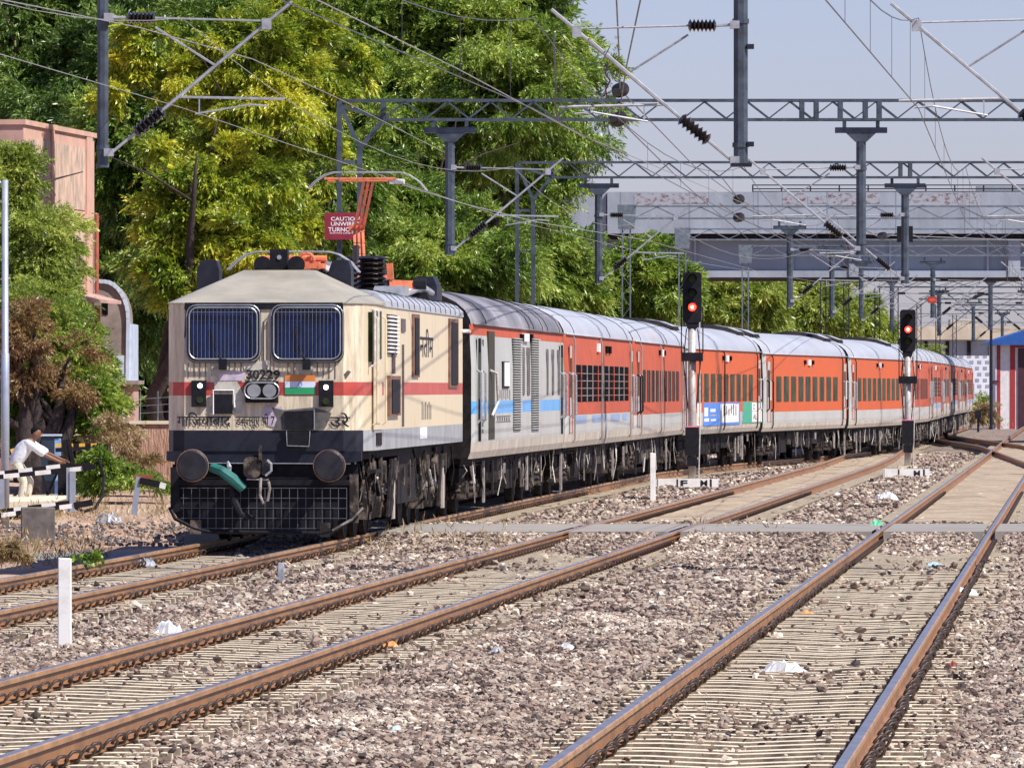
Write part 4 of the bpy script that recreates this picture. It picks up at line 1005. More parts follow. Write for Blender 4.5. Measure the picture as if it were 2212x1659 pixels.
labels = [
 ('generator', 'grey generator coach with blue stripe and louvres, directly behind the locomotive'),
 ('sleeper', 'faded red coach with barred open windows, directly behind the grey generator coach'),
 ('dull', 'faded red coach with dark barred windows, just left of the nearer red signal post'),
 ('ac', 'orange coach with blue and green advertising panel, just right of the nearer red signal post'),
 ('ac', 'orange and grey coach between the advertising coach and the coach behind the farther signal'),
 ('ac', 'orange coach seen behind the farther red signal post'),
 ('dull', 'distant coach, first one to the right of the farther signal post'),
 ('sleeper', 'distant coach, second one to the right of the farther signal post'),
 ('dull', 'distant coach, third one to the right of the farther signal post'),
 ('sleeper', 'distant coach, third from the far end of the train'),
 ('dull', 'distant coach, next to last of the train'),
 ('sleeper', 'smallest and last visible coach at the far end of the train')]
def ad_extra(t, fr, L):
    Y = lambda px: fr.y_at(px, 1.62)
    def P(x0, x1, z0, z1, off, mi, b): b.bx(1.618, 1.62 + off, Y(x0), Y(x1), z0, z1, mi)
    b = MB(); P(1519, 1598, 1.24, 1.87, .006, 0, b); P(1604, 1646, 1.26, 1.88, .006, 1, b)
    P(1556, 1595, 1.31, 1.83, .009, 2, b); P(1624, 1635, 1.29, 1.85, .009, 2, b); P(1636, 1645, 1.29, 1.84, .009, 2, b)
    P(1521, 1529, 1.5, 1.74, .009, 2, b); P(1534, 1545, 1.62, 1.70, .009, 2, b); P(1521, 1531, 1.36, 1.45, .009, 2, b); P(1535, 1546, 1.37, 1.42, .009, 2, b); P(1534, 1547, 1.515, 1.535, .009, 3, b)
    P(1506, 1514, 1.26, 1.86, .009, 2, b); P(1508, 1512, 1.3, 1.5, .012, 3, b)
    for q, (a, z0, z1) in enumerate(((1562, 1.5, 1.8), (1568, 1.52, 1.78), (1573, 1.5, 1.7), (1578, 1.55, 1.8), (1583, 1.5, 1.82), (1588, 1.5, 1.76))): P(a, a + 1.8, z0, z1, .012, 4, b)
    P(1624, 1635, 1.60, 1.61, .012, 4, b)
    b.build('advertising_panel', ['adblue', 'adgreen', 'white', 'yellow', 'sootshade'], t)
    text('AL', .16, 'sootshade', t, sideM(1.634, Y(1626), 1.36), 'advert_lettering', wid=Y(1634) - Y(1626))
    text('Z', .13, 'sootshade', t, sideM(1.634, Y(1626), 1.66), 'advert_lettering', wid=Y(1630) - Y(1626))
ZO = [0, 0, 0, -.04, -.08, -.1, -.08, -.06, -.04, -.04, -.04, -.04]
proto = {}
for k in range(12):
    st, lab = labels[k]
    if k < 7 or k == 7:
        t, fr, L = coach(ND[k], ND[k + 1], st, lab, seed=k * 3 + 2, zoff=ZO[k], units=(k in (3, 4, 5)), extra=gen_extra if k == 0 else ad_extra if k == 3 else None)
        proto[st + str(k > 5)] = t
    else:
        src = proto[st + 'True']; t = copy_tree(src); f = Frame(ND[k], ND[k + 1]); t.location = (ND[k][1] + f.s * .47, ND[k][0] + f.c * .47, ZO[k]); t.rotation_euler = (0, 0, f.rz); t['label'] = lab
# passengers leaning out of the far doors are too small to tell apart from the dark door shapes
#@@PART3@@
# ------------------------------------------------------------------ overhead line portals
def cantilever(t, X, d, sg, sc=1.0, zb=5.25, mates=None, steel='silver', reg=True):
    """bracket on a drop arm at X; reaches out to the side sg over its track. mesh part with insulator sub-parts"""
    def P(u, z): return (X + sg * u, d - .05, z)
    b = MB(); r = .024
    q0 = P(.12, zb); tip = P(2.45, zb + 1.95); J = P(2.12, zb + 1.70)
    i0 = P(.42, zb + .25); i1 = P(.78, zb + .55)
    b.path([q0, i0], .022, 6); b.path([i1, tip], r, 6)
    b.path([P(.12, zb + 1.75), P(.32, zb + 1.74)], .02, 6); b.path([P(.68, zb + 1.74), J], .014, 5)
    j2 = P(1.45, zb + 1.13)
    b.path([P(.68, zb + 1.62), j2], .016, 5)
    if reg:
        b.path([P(.95, zb + .72), P(2.35, zb + .69)], .018, 5); b.path([P(1.25, zb + .70), P(1.25, zb + .5)], .012, 4)
        b.path([P(1.2, zb + .50), P(1.9, zb + .62), P(2.15, zb + .60)], .013, 5)
    b.box(P(2.12, zb + 1.66), (.12, .1, .14)); b.box(P(.08, zb), (.12, .16, .1)); b.box(P(.08, zb + 1.75), (.12, .16, .1))
    c = b.build('cantilever', steel, t)
    b = MB(); b.fins(i0, i1, 7, .045, .095, 0, 10); b.build('insulator', 'insul', c)
    b = MB(); b.fins(P(.32, zb + 1.74), P(.68, zb + 1.74), 7, .04, .09, 0, 10); b.build('insulator', 'insul', c)
def drop_arm(t, X, d, ztop, zbot, w=.2, cap=True):
    b = MB()
    b.path([(X, d, zbot), (X, d, ztop - (.38 if cap else 0))], w * .56, 8)
    b.path([(X, d, zbot - .01), (X, d, zbot + .05)], w * .64, 8); 
    for z in (zbot + .25, zbot + 1.85): b.path([(X, d, z - .03), (X, d, z + .03)], w * .66, 8)
    if cap:
        b.bx(X - .56, X + .56, d - .12, d + .12, ztop - .26, ztop - .14); b.prism([(X - .32, ztop - .262), (X + .32, ztop - .262), (X + .12, ztop - .45), (X - .12, ztop - .45)], 1, d - .11, d + .11)
        for s in (-.36, .36): b.bx(X + s - .04, X + s + .04, d - .05, d + .05, ztop - .14, ztop + .02)
    b.build('drop_arm', 'steel', t)
def truss(t, x0, x1, d, zb, zt, plates=(), m='steel', w=.055, pit=.85, dep=.42, nm='truss'):
    b = MB()
    for y in (-dep / 2, dep / 2):
        b.bx(x0, x1, d + y - w / 2, d + y + w / 2, zt - w, zt); b.bx(x0, x1, d + y - w / 2, d + y + w / 2, zb, zb + w)
        n = max(2, int((x1 - x0 - 1) / pit)); st = (x1 - x0) / n
        for i in range(n):
            a = x0 + i * st; mid = a + st / 2
            b.beam((a, d + y, zb + w), (mid, d + y, zt - w), .028, .028); b.beam((mid, d + y, zt - w), (a + st, d + y, zb + w), .028, .028)
    for i in range(int((x1 - x0) / 1.7)):
        a = x0 + i * 1.7; b.beam((a, d - dep / 2, zt - w / 2), (a + .85, d + dep / 2, zt - w / 2), .025, .025)
    for x in plates: b.bx(x - .05, x + .05, d - dep / 2 - .03, d + dep / 2 + .03, zb + .01, zt - .01)
    b.build(nm, m, t)
def yleg(t, X, d, sg, zt=8.42, zb=8.0):
    b = MB(); w = .11
    b.beam((X, d, -.5), (X, d, zt), w, w); xi = X + sg * .44
    b.beam((xi, d, -.5), (xi, d, 7.42), w * 1.05, w); b.beam((xi, d, 7.42), (X + sg * .02, d, zt - .06), w * .8, w * .8); b.beam((xi, d, 7.42), (X + sg * .95, d, zb + .02), w * .9, w * .9)
    b.beam((X + sg * .05, d, zt - .1), (X + sg * .9, d, zb + .06), .07, .07); b.beam((X + sg * .95, d, zb), (X + sg * .95, d, zt), .12, .1)
    b.beam((X, d, 7.12), (xi, d, 7.12), .07, .07)
    z = 6.0
    while z > 0: b.beam((X, d, z), (xi, d, z), .05, .05); z -= 1.5
    b.build('portal_leg', 'steel', t)
def latleg(t, X, d, top, m='steelpale', cap=True):
    b = MB(); w = .27
    for a in (-w / 2, w / 2):
        for c in (-w / 2, w / 2): b.bx(X + a - .022, X + a + .022, d + c - .022, d + c + .022, -.5, top)
    z = -.4; k = 1
    while z < top - .3:
        for c in (-w / 2, w / 2): b.beam((X - k * w / 2, d + c, z), (X + k * w / 2, d + c, z + .36), .03, .015)
        k = -k; z += .36
    b.build('lattice_leg', m, t)
    if cap:
        b = MB(); b.prism([(X - .30, top + .52), (X + .32, top + .52), (X + .30, top), (X + .26, top - .30), (X - .28, top - .30)], 1, d - .22, d + .22); b.build('gusset_box', 'steelpale', t)
gd = [
 ('G0', 100.6, 'steel gantry nearest the camera, mostly above the frame, its two drop arms hanging into it'),
 ('G1', 168.0, 'large steel gantry with the maroon caution sign on its left leg'),
 ('G2', 214.0, 'second steel gantry, framed against the road bridge just below the largest one'),
 ('G3', 265.0, 'pale lattice gantry whose boom crosses the upper face of the road bridge'),
 ('G4', 303.0, 'pale lattice gantry whose boom crosses the dark shadow line of the bridge'),
 ('G5', 339.0, 'lattice gantry close in front of the bridge girder on the right')]
t = thing('overhead_gantry', gd[0][2], 'gantry', (0, 0, 0), group='overhead line gantries')
truss(t, -9.5, 12.5, 100.6, 8.0, 8.45); yleg(t, -9.5, 100.6, 1); yleg(t, 12.5, 100.6, -1)
drop_arm(t, SX(222, 100.6), 100.6, 8.0, 5.1, .135, False); cantilever(t, SX(222, 100.6), 100.6, 1, zb=5.28)
drop_arm(t, SX(1600, 100.6), 100.6, 8.0, 5.13, .175, False); cantilever(t, SX(1600, 100.6), 100.6, -1, zb=5.18)
b = MB(); X0 = SX(1600, 100.6)
b.path([(X0 - 1.05, 100.5, 5.95), (X0 - 1.95, 100.5, 6.72)], .028, 6); 
b.build('steady_tube', 'silver', t)
b = MB(); b.bx(X0 - .13, X0 + .14, 100.4, 100.8, 5.10, 5.14); b.bx(X0 + .08, X0 + .17, 100.5, 100.7, 5.36, 5.42); b.bx(X0 + .08, X0 + .17, 100.5, 100.7, 6.62, 6.68); b.build('arm_flange', 'navyblk', t)
XR = 7.35; drop_arm(t, XR, 100.6, 8.0, 5.1, .175, False); cantilever(t, XR, 100.6, -1, zb=5.26)
def portal(k, d, xl, xr, arms, plates=(), sign=False):
    t = thing('overhead_gantry', gd[k][2], 'gantry', (0, 0, 0), group='overhead line gantries')
    truss(t, xl + .95, xr, d, 8.0, 8.47, plates); yleg(t, xl, d, 1); yleg(t, xr, d, -1)
    for X, sg in arms: drop_arm(t, X, d, 8.0, 5.12); cantilever(t, X, d, sg)
    b = MB(); b.bx(xl, xl + .95, d - .04, d + .04, 8.40, 8.47); b.build('end_strut', 'steel', t)
    return t
g1 = portal(1, 168, SX(733, 168), 14.8, [(SX(972, 168), 1), (SX(1860, 168), -1), (12.6, -1)], [SX(x, 168) for x in (1732, 1763, 1815, 1869, 1899)])
g2 = portal(2, 214, SX(1117, 214), 18.6, [(SX(1293, 214), 1), (SX(1955, 214), -1), (16.4, -1)], [SX(x, 214) for x in (1945, 1966)])
for k, d, xl, xr, arms in ((3, 265, SX(1353, 265), 22, [(SX(1706, 265), 1), (19.8, -1)]), (4, 303, SX(1474, 303), 25, [(SX(1797, 303), 1), (21.5, -1)]), (5, 339, SX(1610, 339), 28, [(SX(1860, 339), 1), (SX(2015, 339), 1)])):
    t = thing('overhead_gantry', gd[k][2], 'gantry', (0, 0, 0), group='overhead line gantries')
    truss(t, xl + .3, xr, d, 7.98, 8.45, m='steelpale', pit=1.35); latleg(t, xl, d, 7.95); latleg(t, xr, d, 7.95)
    for X, sg in arms: drop_arm(t, X, d, 7.9, 5.0 if k < 5 else 5.3); cantilever(t, X, d, sg, zb=5.2)
far_labels = ['gantry on two black ladder-like masts under the bridge, left of the far signal', 'dark gantry under the bridge, second beyond the ladder-legged one', 'small dark gantry deep under the bridge', 'faintest gantry, beyond all the others']
for k, (d, pls, xr) in enumerate(((395, (1778, 1828), 33), (440, (1895, 1935), 36), (500, (1985, 2026), 42), (570, (2062,), 50))):
    t = thing('overhead_gantry', far_labels[k], 'gantry', (0, 0, 0), group='overhead line gantries')
    x0 = SX(pls[0], d); truss(t, x0, xr, d, 7.9, 8.35, m='steel', pit=1.5, w=.08)
    for px in pls: latleg(t, SX(px, d), d, 7.9 if d < 480 else 7.6, m='navyblk', cap=False)
    latleg(t, xr, d, 7.9, m='navyblk', cap=False)
    for q in range(3):
        X = x0 + 3.5 + q * 5.0; drop_arm(t, X, d, 7.9, 5.2, .22); cantilever(t, X, d, (-1) ** q, zb=5.3, steel='steel')
# caution sign on the gantry leg
s = thing('caution_sign', 'maroon board lettered CAUTION UNWIRED TURNOUTS, half behind the raised pantograph', 'sign', (SX(744, 167.8), 167.8, SZ(489, 167.8)))
b = MB(); b.prism(rrect(-.43, .43, -.29, .29, .03), 1, -.03, 0, 0); b.bx(-.2, -.0, 0, .1, -.2, -.15); b.bx(-.2, -.0, 0, .1, .15, .2); b.build('board', 'signred', s)
for i, (tx_, zz, hh, ww, xo) in enumerate((('CAUTION', .115, .085, .62, -.29), ('UNWIRED', .005, .085, .62, -.29), ('TURNOUTS', -.12, .095, .72, -.35), ('DOWN LINE No 1', -.165, .028, .62, -.31))):
    text(tx_, hh, 'letterw', s, frontM(xo, -.033, zz), 'lettering', wid=ww, bold=.015)
s = thing('small_sign', 'small red board on the drop arm under the far end of the bridge', 'sign', (SX(2014, 338.6), 338.7, SZ(648, 338.7)))
b = MB(); b.bx(-.20, .20, -.03, 0, -.14, .14, 0); b.bx(-.13, .13, -.04, -.03, -.06, .05, 1); b.build('board', ['hutred', 'orange'], s)
s = thing('small_sign', 'black board behind the drop arm in front of the bridge lip', 'sign', (SX(1955, 214.3), 214.35, SZ(506, 214.3)))
b = MB(); b.bx(-.22, .22, 0, .03, -.22, .22); b.build('board', 'black', s)

# ------------------------------------------------------------------ overhead wires
SUP = [20, 60, 100.6, 168, 214, 265, 303, 339, 395, 440, 500, 570]
def wire_run(i, label, zc=5.85, zm=7.02, r=.0075, stag=.2, drops=True, m='wirem'):
    t = thing('overhead_wire', label, 'overhead wire', (0, 0, 0), group='overhead wires')
    X = lambda d, k: tx(i, d) if False else None
    nodes = []
    for k, d in enumerate(SUP):
        xx = float(np.interp(d, TR[i][0], TR[i][1])) if d >= 40 else tx(i, 40) - (40 - d) * .072
        nodes.append((xx + stag * (-1) ** k, d))
    c = MB(); c.path([(x, d, zc) for x, d in nodes], r, 4); c.build('contact_wire', m, t)
    pts = []; dr = []
    for (xa, da), (xb, db) in zip(nodes, nodes[1:]):
        n = 12
        for j in range(n):
            f = j / n; sag = .75 * 4 * f * (1 - f) * min(1.0, ((db - da) / 55) ** 1.5 + .2)
            pts.append((xa + (xb - xa) * f, da + (db - da) * f, zm - sag))
            if j % 2 == 1 and da < 340: dr.append(pts[-1])
    pts.append((nodes[-1][0], nodes[-1][1], zm))
    c = MB(); c.path(pts, r * 1.0, 4); c.build('messenger_wire', m, t)
    if drops:
        for p in dr:
            c = MB(); c.path([p, (p[0], p[1], zc)], .0042 if p[1] < 180 else .005, 4); c.build('dropper', m, t)
wire_run(0, 'overhead wire pair above the train, touched by the raised pantograph', zc=5.86, m='wirepale', drops=False, r=.0055)
wire_run(1, 'overhead wire pair above the empty middle track')
wire_run(2, 'overhead wire pair with thin droppers above the right track')
def cable(label, pts, r=.012, m='wirem', name='overhead_cable', extra=None):
    t = thing(name, label, 'cable', (0, 0, 0), group='overhead cables')
    b = MB(); b.path(pts, r, 5); b.build('cable', m, t)
    if extra:
        for (p, q, n_, r0, r1) in extra:
            c = MB(); c.fins(p, q, n_, r0, r1, 0, 18); c.path([Vector(q), Vector(q) + (Vector(q) - Vector(p)) * .06], r0 * .9, 10); c.build('disc_insulator', 'insul', t)
    return t
def axw(px, py, d, l=.7):
    """short insulator string lying along the wire direction at this point"""
    a = W(px, py, d); return (tuple(a + Vector((.03, -l / 2, .0))), tuple(a + Vector((-.03, l / 2, 0.0))), 5, .06, .125)
cable('thin stay cable carrying the upper disc insulator, left of the big drop arm', [W(1330, -40, 96), W(1336, 90, 112), W(1340, 195, 131), W(1500, 360, 200), W(1640, 460, 265)], extra=[axw(1340, 195, 131)])
cable('thin stay cable carrying the lower disc insulator, left of the big drop arm', [W(1392, -40, 96), W(1352, 150, 118), W(1336, 258, 131), W(1480, 400, 200), W(1620, 520, 300)], extra=[axw(1336, 258, 131)])
cable('cable through the upper small disc insulator before the bridge face', [W(1560, 385, 180), W(1596, 431, 205), W(1760, 520, 300), W(1900, 590, 380)], extra=[axw(1596, 431, 205)])
cable('cable through the lower small disc insulator before the bridge face', [W(1555, 440, 180), W(1596, 470, 205), W(1780, 560, 300), W(1930, 620, 380)], extra=[axw(1596, 470, 205)])
cable('cable with disc insulator crossing in front of the bridge shadow line', [W(1780, 500, 250), W(1905, 508, 251), W(2230, 520, 255)], .012, 'wirepale', extra=[axw(1906, 510, 250, .9)])
cable('black hanging cable at the right edge of the big tree', [W(1196, 70, 118), W(1200, 180, 118), W(1199, 225, 118.5), W(1205, 262, 119)], .014)
cable('looped jumper cable under the nearest bracket', [W(1205, 60, 100.3), W(1222, 90, 100.3), W(1270, 140, 100.3), W(1300, 135, 100.3), W(1318, 100, 100.3)], .007)
cable('insulator chain hanging below the nearest bracket', [W(1313, 135, 100.4), W(1308, 160, 100.4), W(1318, 175, 100.4), W(1308, 195, 100.4), W(1312, 212, 100.4)], .013, 'hutdark')
cable('second wire high above the locomotive on the left', [W(-20, -5 + 0, 82), W(300, 60, 95), W(545, 128, 108), W(735, 215, 128), W(960, 330, 168)], .0075, 'wirepale')
cable('pale wire sweeping across the large green tree', [W(680, -2, 78), W(990, 150, 104), W(1250, 290, 130), W(1560, 420, 190), W(1700, 480, 240)], .008, 'wirepale')
cable('low wire beside the train above the left gantry legs', [W(870, 400, 132), W(1000, 440, 150), W(1160, 480, 168), W(1400, 520, 230), W(1650, 590, 330)], .009, 'wirepale')
rw = random.Random(21)
for k in range(9):
    x = 1860 + k * 33; y = 610 + (k * 37) % 60
    cable(['lowest', 'first', 'second', 'third', 'fourth', 'fifth', 'sixth', 'seventh', 'eighth'][k] + ' of the far slanting wires beneath the bridge, counted leftmost first', [W(x - 70, y + 60, 520), W(x, y + 10, 480), W(x + 120, y - 45, 430), W(x + 260, y - 90, 380)], .02)

# ------------------------------------------------------------------ signals
def signal(px, ptop, pbot, d, label, zg=-.25, lit=664, lamps=3):
    s_ = F / d; X = SX(px, d); t = thing('railway_signal', label, 'signal', (X, d, 0)); 
    zt = SZ(ptop, d); hb = zt - 1.42; w = .235
    b = MB(); b.prism([(x, z) for x, z in rrect(-w, w, hb + .15, zt, .09)], 1, -.12, .14, 0); b.prism([(-w * .7, hb + .16), (w * .7, hb + .16), (.12, hb), (-.12, hb)], 1, -.1, .1, 0)
    hd = b.build('signal_head', 'black', t)
    zl = SZ(lit, d)
    for q in range(-1, 3):
        z = zl + q * .36
        if not (hb + .2 < z < zt - .1): continue
        b = MB(); b.disc((0, -.13, z), .095, 'y', .02, 18, 0)
        b.build('red_lens' if q == 0 else 'dark_lens', 'redlamp' if q == 0 else 'glass', hd)
        if q == 0: c = MB(); c.disc((0.0, -.145, z - .0), .035, 'y', .01, 12, 0); c.build('lamp_core', 'redcore', hd)
        b = MB(); P = [(.115 * math.cos(a), z + .115 * math.sin(a)) for a in np.linspace(R(-20), R(200), 12)]
        for (x0, z0), (x1, z1) in zip(P, P[1:]): b.face([(x0, -.12, z0), (x1, -.12, z1), (x1 * .98, -.36, z1), (x0 * .98, -.36, z0)]); b.face([(x0 * 1.05, -.12, z0), (x0 * 1.03, -.36, z0), (x1 * 1.03, -.36, z1), (x1 * 1.05, -.12, z1)])
        b.build('hood', 'navyblk', hd)
    b = MB(); b.path([(0, 0, hb), (0, 0, -.4)], .10, 14, 0); b.build('post', 'postm', t, smooth=True)
    b = MB(); zp = hb - .62
    b.bx(-.27, .27, -.2, .28, zp - .20, zp + .02, 0)
    for sx_ in (-.27, .27): b.path([(sx_, -.1, zp), (sx_, -.1, hb + .3), (sx_ * .95, .0, hb + .55)], .016, 5, 0)
    b.path([(-.14, 0, hb + .0), (-.2, 0, zp)], .014, 5, 0); b.path([(.14, 0, hb), (.2, 0, zp)], .014, 5, 0)
    for sx_ in (-.22, .22): b.path([(sx_, .05, zp - .15), (sx_ * .45, .05, zp - 1.4)], .014, 5, 0)
    b.build('maintenance_cage', 'black', t)
    b = MB(); b.bx(-.17, .17, -.16, .16, .55, 1.25, 0); b.bx(-.18, .18, -.17, .17, 1.25, 1.28, 1); b.bx(-.13, .13, -.15, .0, .28, .5, 0); b.build('relay_box', ['black', 'litterpink'], t)
    b = MB(); b.path([(.19, .1, hb + .4), (.20, .1, 1.2), (.16, .1, -.3)], .018, 5); b.path([(-.15, .1, zp - .2), (-.13, .1, .3)], .022, 6); b.build('cable_pipe', 'pipe', t)
    b = MB(); b.bx(-.3, .3, -.2, .2, -.40, -.12); b.build('foundation', 'concrete', t)
    return t
signal(1495, 588, 1030, 195.5, 'nearer colour light signal showing red, between the train and the middle track', lit=664)
signal(1961, 669, 1005, 236, 'farther colour light signal showing red, between the middle and right tracks', lit=712)
def fmboard(px0, px1, py0, py1, d, label, txt):
    x0, x1, z1, z0 = SX(px0, d), SX(px1, d), SZ(py0, d), SZ(py1, d)
    t = thing('fouling_mark', label, 'marker board', ((x0 + x1) / 2, d, z0)); w = (x1 - x0) / 2; h = z1 - z0
    b = MB(); b.bx(-w, w, 0, .16, 0, h); b.build('board', 'white', t)
    b = MB(); b.bx(-w * .30 - .04, -w * .30, -.004, 0, .01, h - .01); b.bx(w * .72, w * .72 + .05, -.004, 0, .01, h - .01); b.bx(-w * .97, -w*.95, -.004, 0, .01, h); b.build('painted_bar', 'letter', t)
    for c, xx in txt: text(c, h * .72, 'letter', t, frontM(xx * w, -.006, h * .12), 'letter', wid=.17, bold=.03)
fmboard(1418, 1552, 1034, 1052, 190.5, 'white board lettered F M lying at the foot of the nearer signal', (('F', -.22), ('M', .42)))
fmboard(1908, 2008, 1013, 1031, 212, 'white worn board lettered M near the foot of the farther signal', (('M', .32),))
def post(px, py0, py1, d, w, label, m='white', nm='marker_post'):
    X = SX(px, d); z0 = SZ(py1, d); z1 = SZ(py0, d); b = MB()
    b.prism([(-w / 2, z0 - .3), (w / 2, z0 - .3), (w / 2 * .97, z1), (-w / 2 * .97, z1 + .008)], 1, -w * .42, w * .42); o = b.build(nm, m, loc=(X, d, 0)); tag(o, label, 'post'); 
    o.modifiers.new('b', 'BEVEL').width = .008; return o
post(140, 1206, 1408, 73.8, .128, 'tall white square post in the gravel at the lower left of the photo')
post(1410, 979, 1083, 166.5, .12, 'white square post beside the board lettered F M')
post(607, 1216, 1252, 98, .085, 'short grey stake between the left and middle tracks', 'greyplastic')

# ------------------------------------------------------------------ road bridge
d = 350; BX0 = SX(1285, d)
t = thing('road_bridge', 'long grey concrete road bridge crossing over the tracks', 'bridge', (0, 0, 0))
zA, zB, zC, zD = SZ(415, d), SZ(505, d), SZ(517, d), SZ(599, d)
b = MB(); b.bx(SX(1312, d), 45, d, d + 12, zB, zA, 0)
x = SX(1312, d)
b.bx(SX(1180, d) - 8, SX(1310, d), d + .15, d + 12, zB - .15, zA + .12, 0)
o = b.build('parapet', 'concw', t)
b = MB(); x = SX(1340, d)
while x < 45: b.bx(x, x + .05, d - .012, d, zB + .02, zA, 0); x += 3.1
b.build('panel_joint', 'concg', o)
b = MB()
for x0, x1, z0, z1 in ((1370, 1450, 418, 445), (1450, 1530, 418, 440), (1690, 1740, 418, 448), (1790, 1850, 418, 450), (1870, 1900, 418, 440), (1960, 2120, 418, 445), (1745, 1790, 425, 440)):
    b.bx(SX(x0, d), SX(x1, d), d - .010, d, SZ(z1, d), SZ(z0, d), 0)
b.build('rust_stained_panel', 'graffiti', o)
b = MB(); b.bx(SX(1312, d), 45, d + .9, d + 11.5, zD + .12, zB - .001, 0); b.bx(SX(1312, d), 45, d + .62, d + .9, zD, zD + .30, 1); b.bx(SX(1312, d), 45, d + .62, d + 11, zD - .04, zD - .001, 2); b.bx(SX(1312, d), 45, d + .55, d + .89, zC, zB - .002, 2)  # last dark strip paints the shadow under the deck lip
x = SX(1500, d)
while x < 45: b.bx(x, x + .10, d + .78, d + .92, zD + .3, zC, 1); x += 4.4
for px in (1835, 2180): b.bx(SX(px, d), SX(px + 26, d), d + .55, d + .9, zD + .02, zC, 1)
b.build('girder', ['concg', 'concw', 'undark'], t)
b = MB(); b.bx(SX(1296, d), SX(1312, d), d + .5, d + 10, -.5, zB - .15, 0); b.bx(SX(1245, d), SX(1296, d), d + .4, d + 11, -.5, zB - .15, 1); b.build('pier', ['concg', 'concb'], t)
b = MB(); x = SX(1625, d)
for z in (SZ(414, d), SZ(408, d), SZ(400, d)): b.beam((x, d + .3, z), (45, d + .3, z), .05, .05)
while x < 45: b.bx(x, x + .06, d + .25, d + .35, zA - .02, SZ(400, d)); x += 1.3
b.build('railing', 'navyblk', t)
b = MB(); b.bx(SX(2110, d), 45, d + .5, d + .8, zA, SZ(402, d)); b.build('parapet_block', 'concw', t)
# far bridge
d = 1080; t = thing('road_bridge', 'second, distant road bridge with beige parapet seen low behind the farther signal', 'bridge', (0, 0, 0))
b = MB(); b.bx(SX(1900, d), SX(2500, d), d, d + 10, SZ(734, d), SZ(705, d), 0); b.bx(SX(2055, d), SX(2115, d), d + 2, d + 8, SZ(705, d), SZ(690, d), 0); b.build('parapet', 'concb', t)
b = MB(); b.bx(SX(1900, d), SX(2500, d), d + 1, d + 9, SZ(768, d), SZ(735, d), 0); x = SX(1950, d)
while x < SX(2500, d): b.bx(x, x + .5, d + .8, d + 1, SZ(768, d), SZ(737, d), 1); x += 3
b.build('girder', ['concg', 'undark'], t)
b = MB(); x = SX(1900, d)
while x < SX(2500, d): b.bx(x, x + .08, d + .1, d + .2, SZ(705, d), SZ(697, d)); x += 2.5
b.beam((SX(1900, d), d + .15, SZ(697, d)), (SX(2500, d), d + .15, SZ(697, d)), .12); b.build('railing', 'concg', t)
for px in (1930, 2190): b = MB(); b.bx(SX(px, d), SX(px + 14, d), d + 1, d + 8, -1, SZ(768, d)); b.build('pier', 'concg', t)
d = 1300; t = thing('apartment_building', 'hazy white building with rows of small windows beyond the far end of the train', 'building', (0, 0, 0))
b = MB(); b.bx(SX(2050, d), SX(2230, d), d, d + 14, -1, SZ(756, d) + 1.5); o = b.build('wall', 'farwhite', t)
for r_ in range(6):
    for c_ in range(10):
        b = MB(); x = SX(2056 + c_ * 17 + (r_ % 2) * 5, d); z = SZ(766 + r_ * 13, d); b.bx(x, x + .62, d - .06, d, z - .5, z); b.build('window', 'fargrey', t)
# small trackside post far ahead
d = 430; t = thing('trackside_post', 'tiny dark post beside the far end of the train', 'post', (SX(2113, d), d, 0)); b = MB(); b.bx(-.06, .06, -.06, .06, -.4, .8); b.bx(-.17, .17, -.1, .1, .55, 1.0); b.build('post', 'black', t)
# striped hut
d = 466; t = thing('striped_hut', 'white hut with red bands, dark door and blue roof at the right edge', 'hut', (0, 0, 0))
xa, xb = SX(2150, d), SX(2330, d); z0 = -.4; z1 = SZ(742, d)
b = MB(); b.bx(xa, xb, d, d + 6, z0, z1, 0); b.bx(SX(2153, d), SX(2161, d), d - .03, d, z0 + .02, z1, 1); b.bx(SX(2182, d), SX(2193, d), d - .03, d, z0 + .02, z1, 1); b.bx(SX(2193, d) , xb, d - .03, d, z1 - .25, z1, 1); b.bx(SX(2150, d), SX(2153, d), d - .05, d, z0 + .02, z1, 2)
b.build('wall', ['hutwhite', 'hutred', 'bluewhite'], t)
b = MB(); b.bx(SX(2199, d), SX(2240, d), d - .08, d - .02, z0 + .02, SZ(752, d), 0); b.build('door', 'hutdark', t)
b = MB(); b.prism([(xa - .5, z1 - .1), (xb, z1 - .1), (xb, z1 + 1.75), (xa - .5, z1 + .08)], 1, d - .7, d + 6.5); b.build('roof', 'hutblue', t)
b = MB(); b.beam((xa - .25, d - .6, SZ(828, d)), (xa + .1, d, SZ(828, d)), .1); b.beam((xa - .3, d - .6, z0), (xa - .3, d - .6, z1 + .1), .12); b.bx(xa - .35, xa + .2, d - .62, d - .5, SZ(826, d), SZ(822, d)); b.build('porch_frame', 'hutdark', t)
d = 455; t = thing('street_lamp', 'thin dark lamp post standing just left of the striped hut', 'lamp post', (SX(2141, d), d, 0))
b = MB(); b.path([(0, 0, -.3), (0, 0, SZ(634, d))], [.11, .07], 8); b.path([(0, 0, SZ(634, d) - .1), (-.5, 0, SZ(636, d)), (-.8, 0, SZ(640, d))], .05, 6); b.build('pole', 'navyblk', t)
b = MB(); b.path([(-.55, 0, SZ(637, d)), (-.9, 0, SZ(641, d)), (-1.1, 0, SZ(644, d))], [.05, .12, .04], 8); b.build('lamp_head', 'navyblk', t)

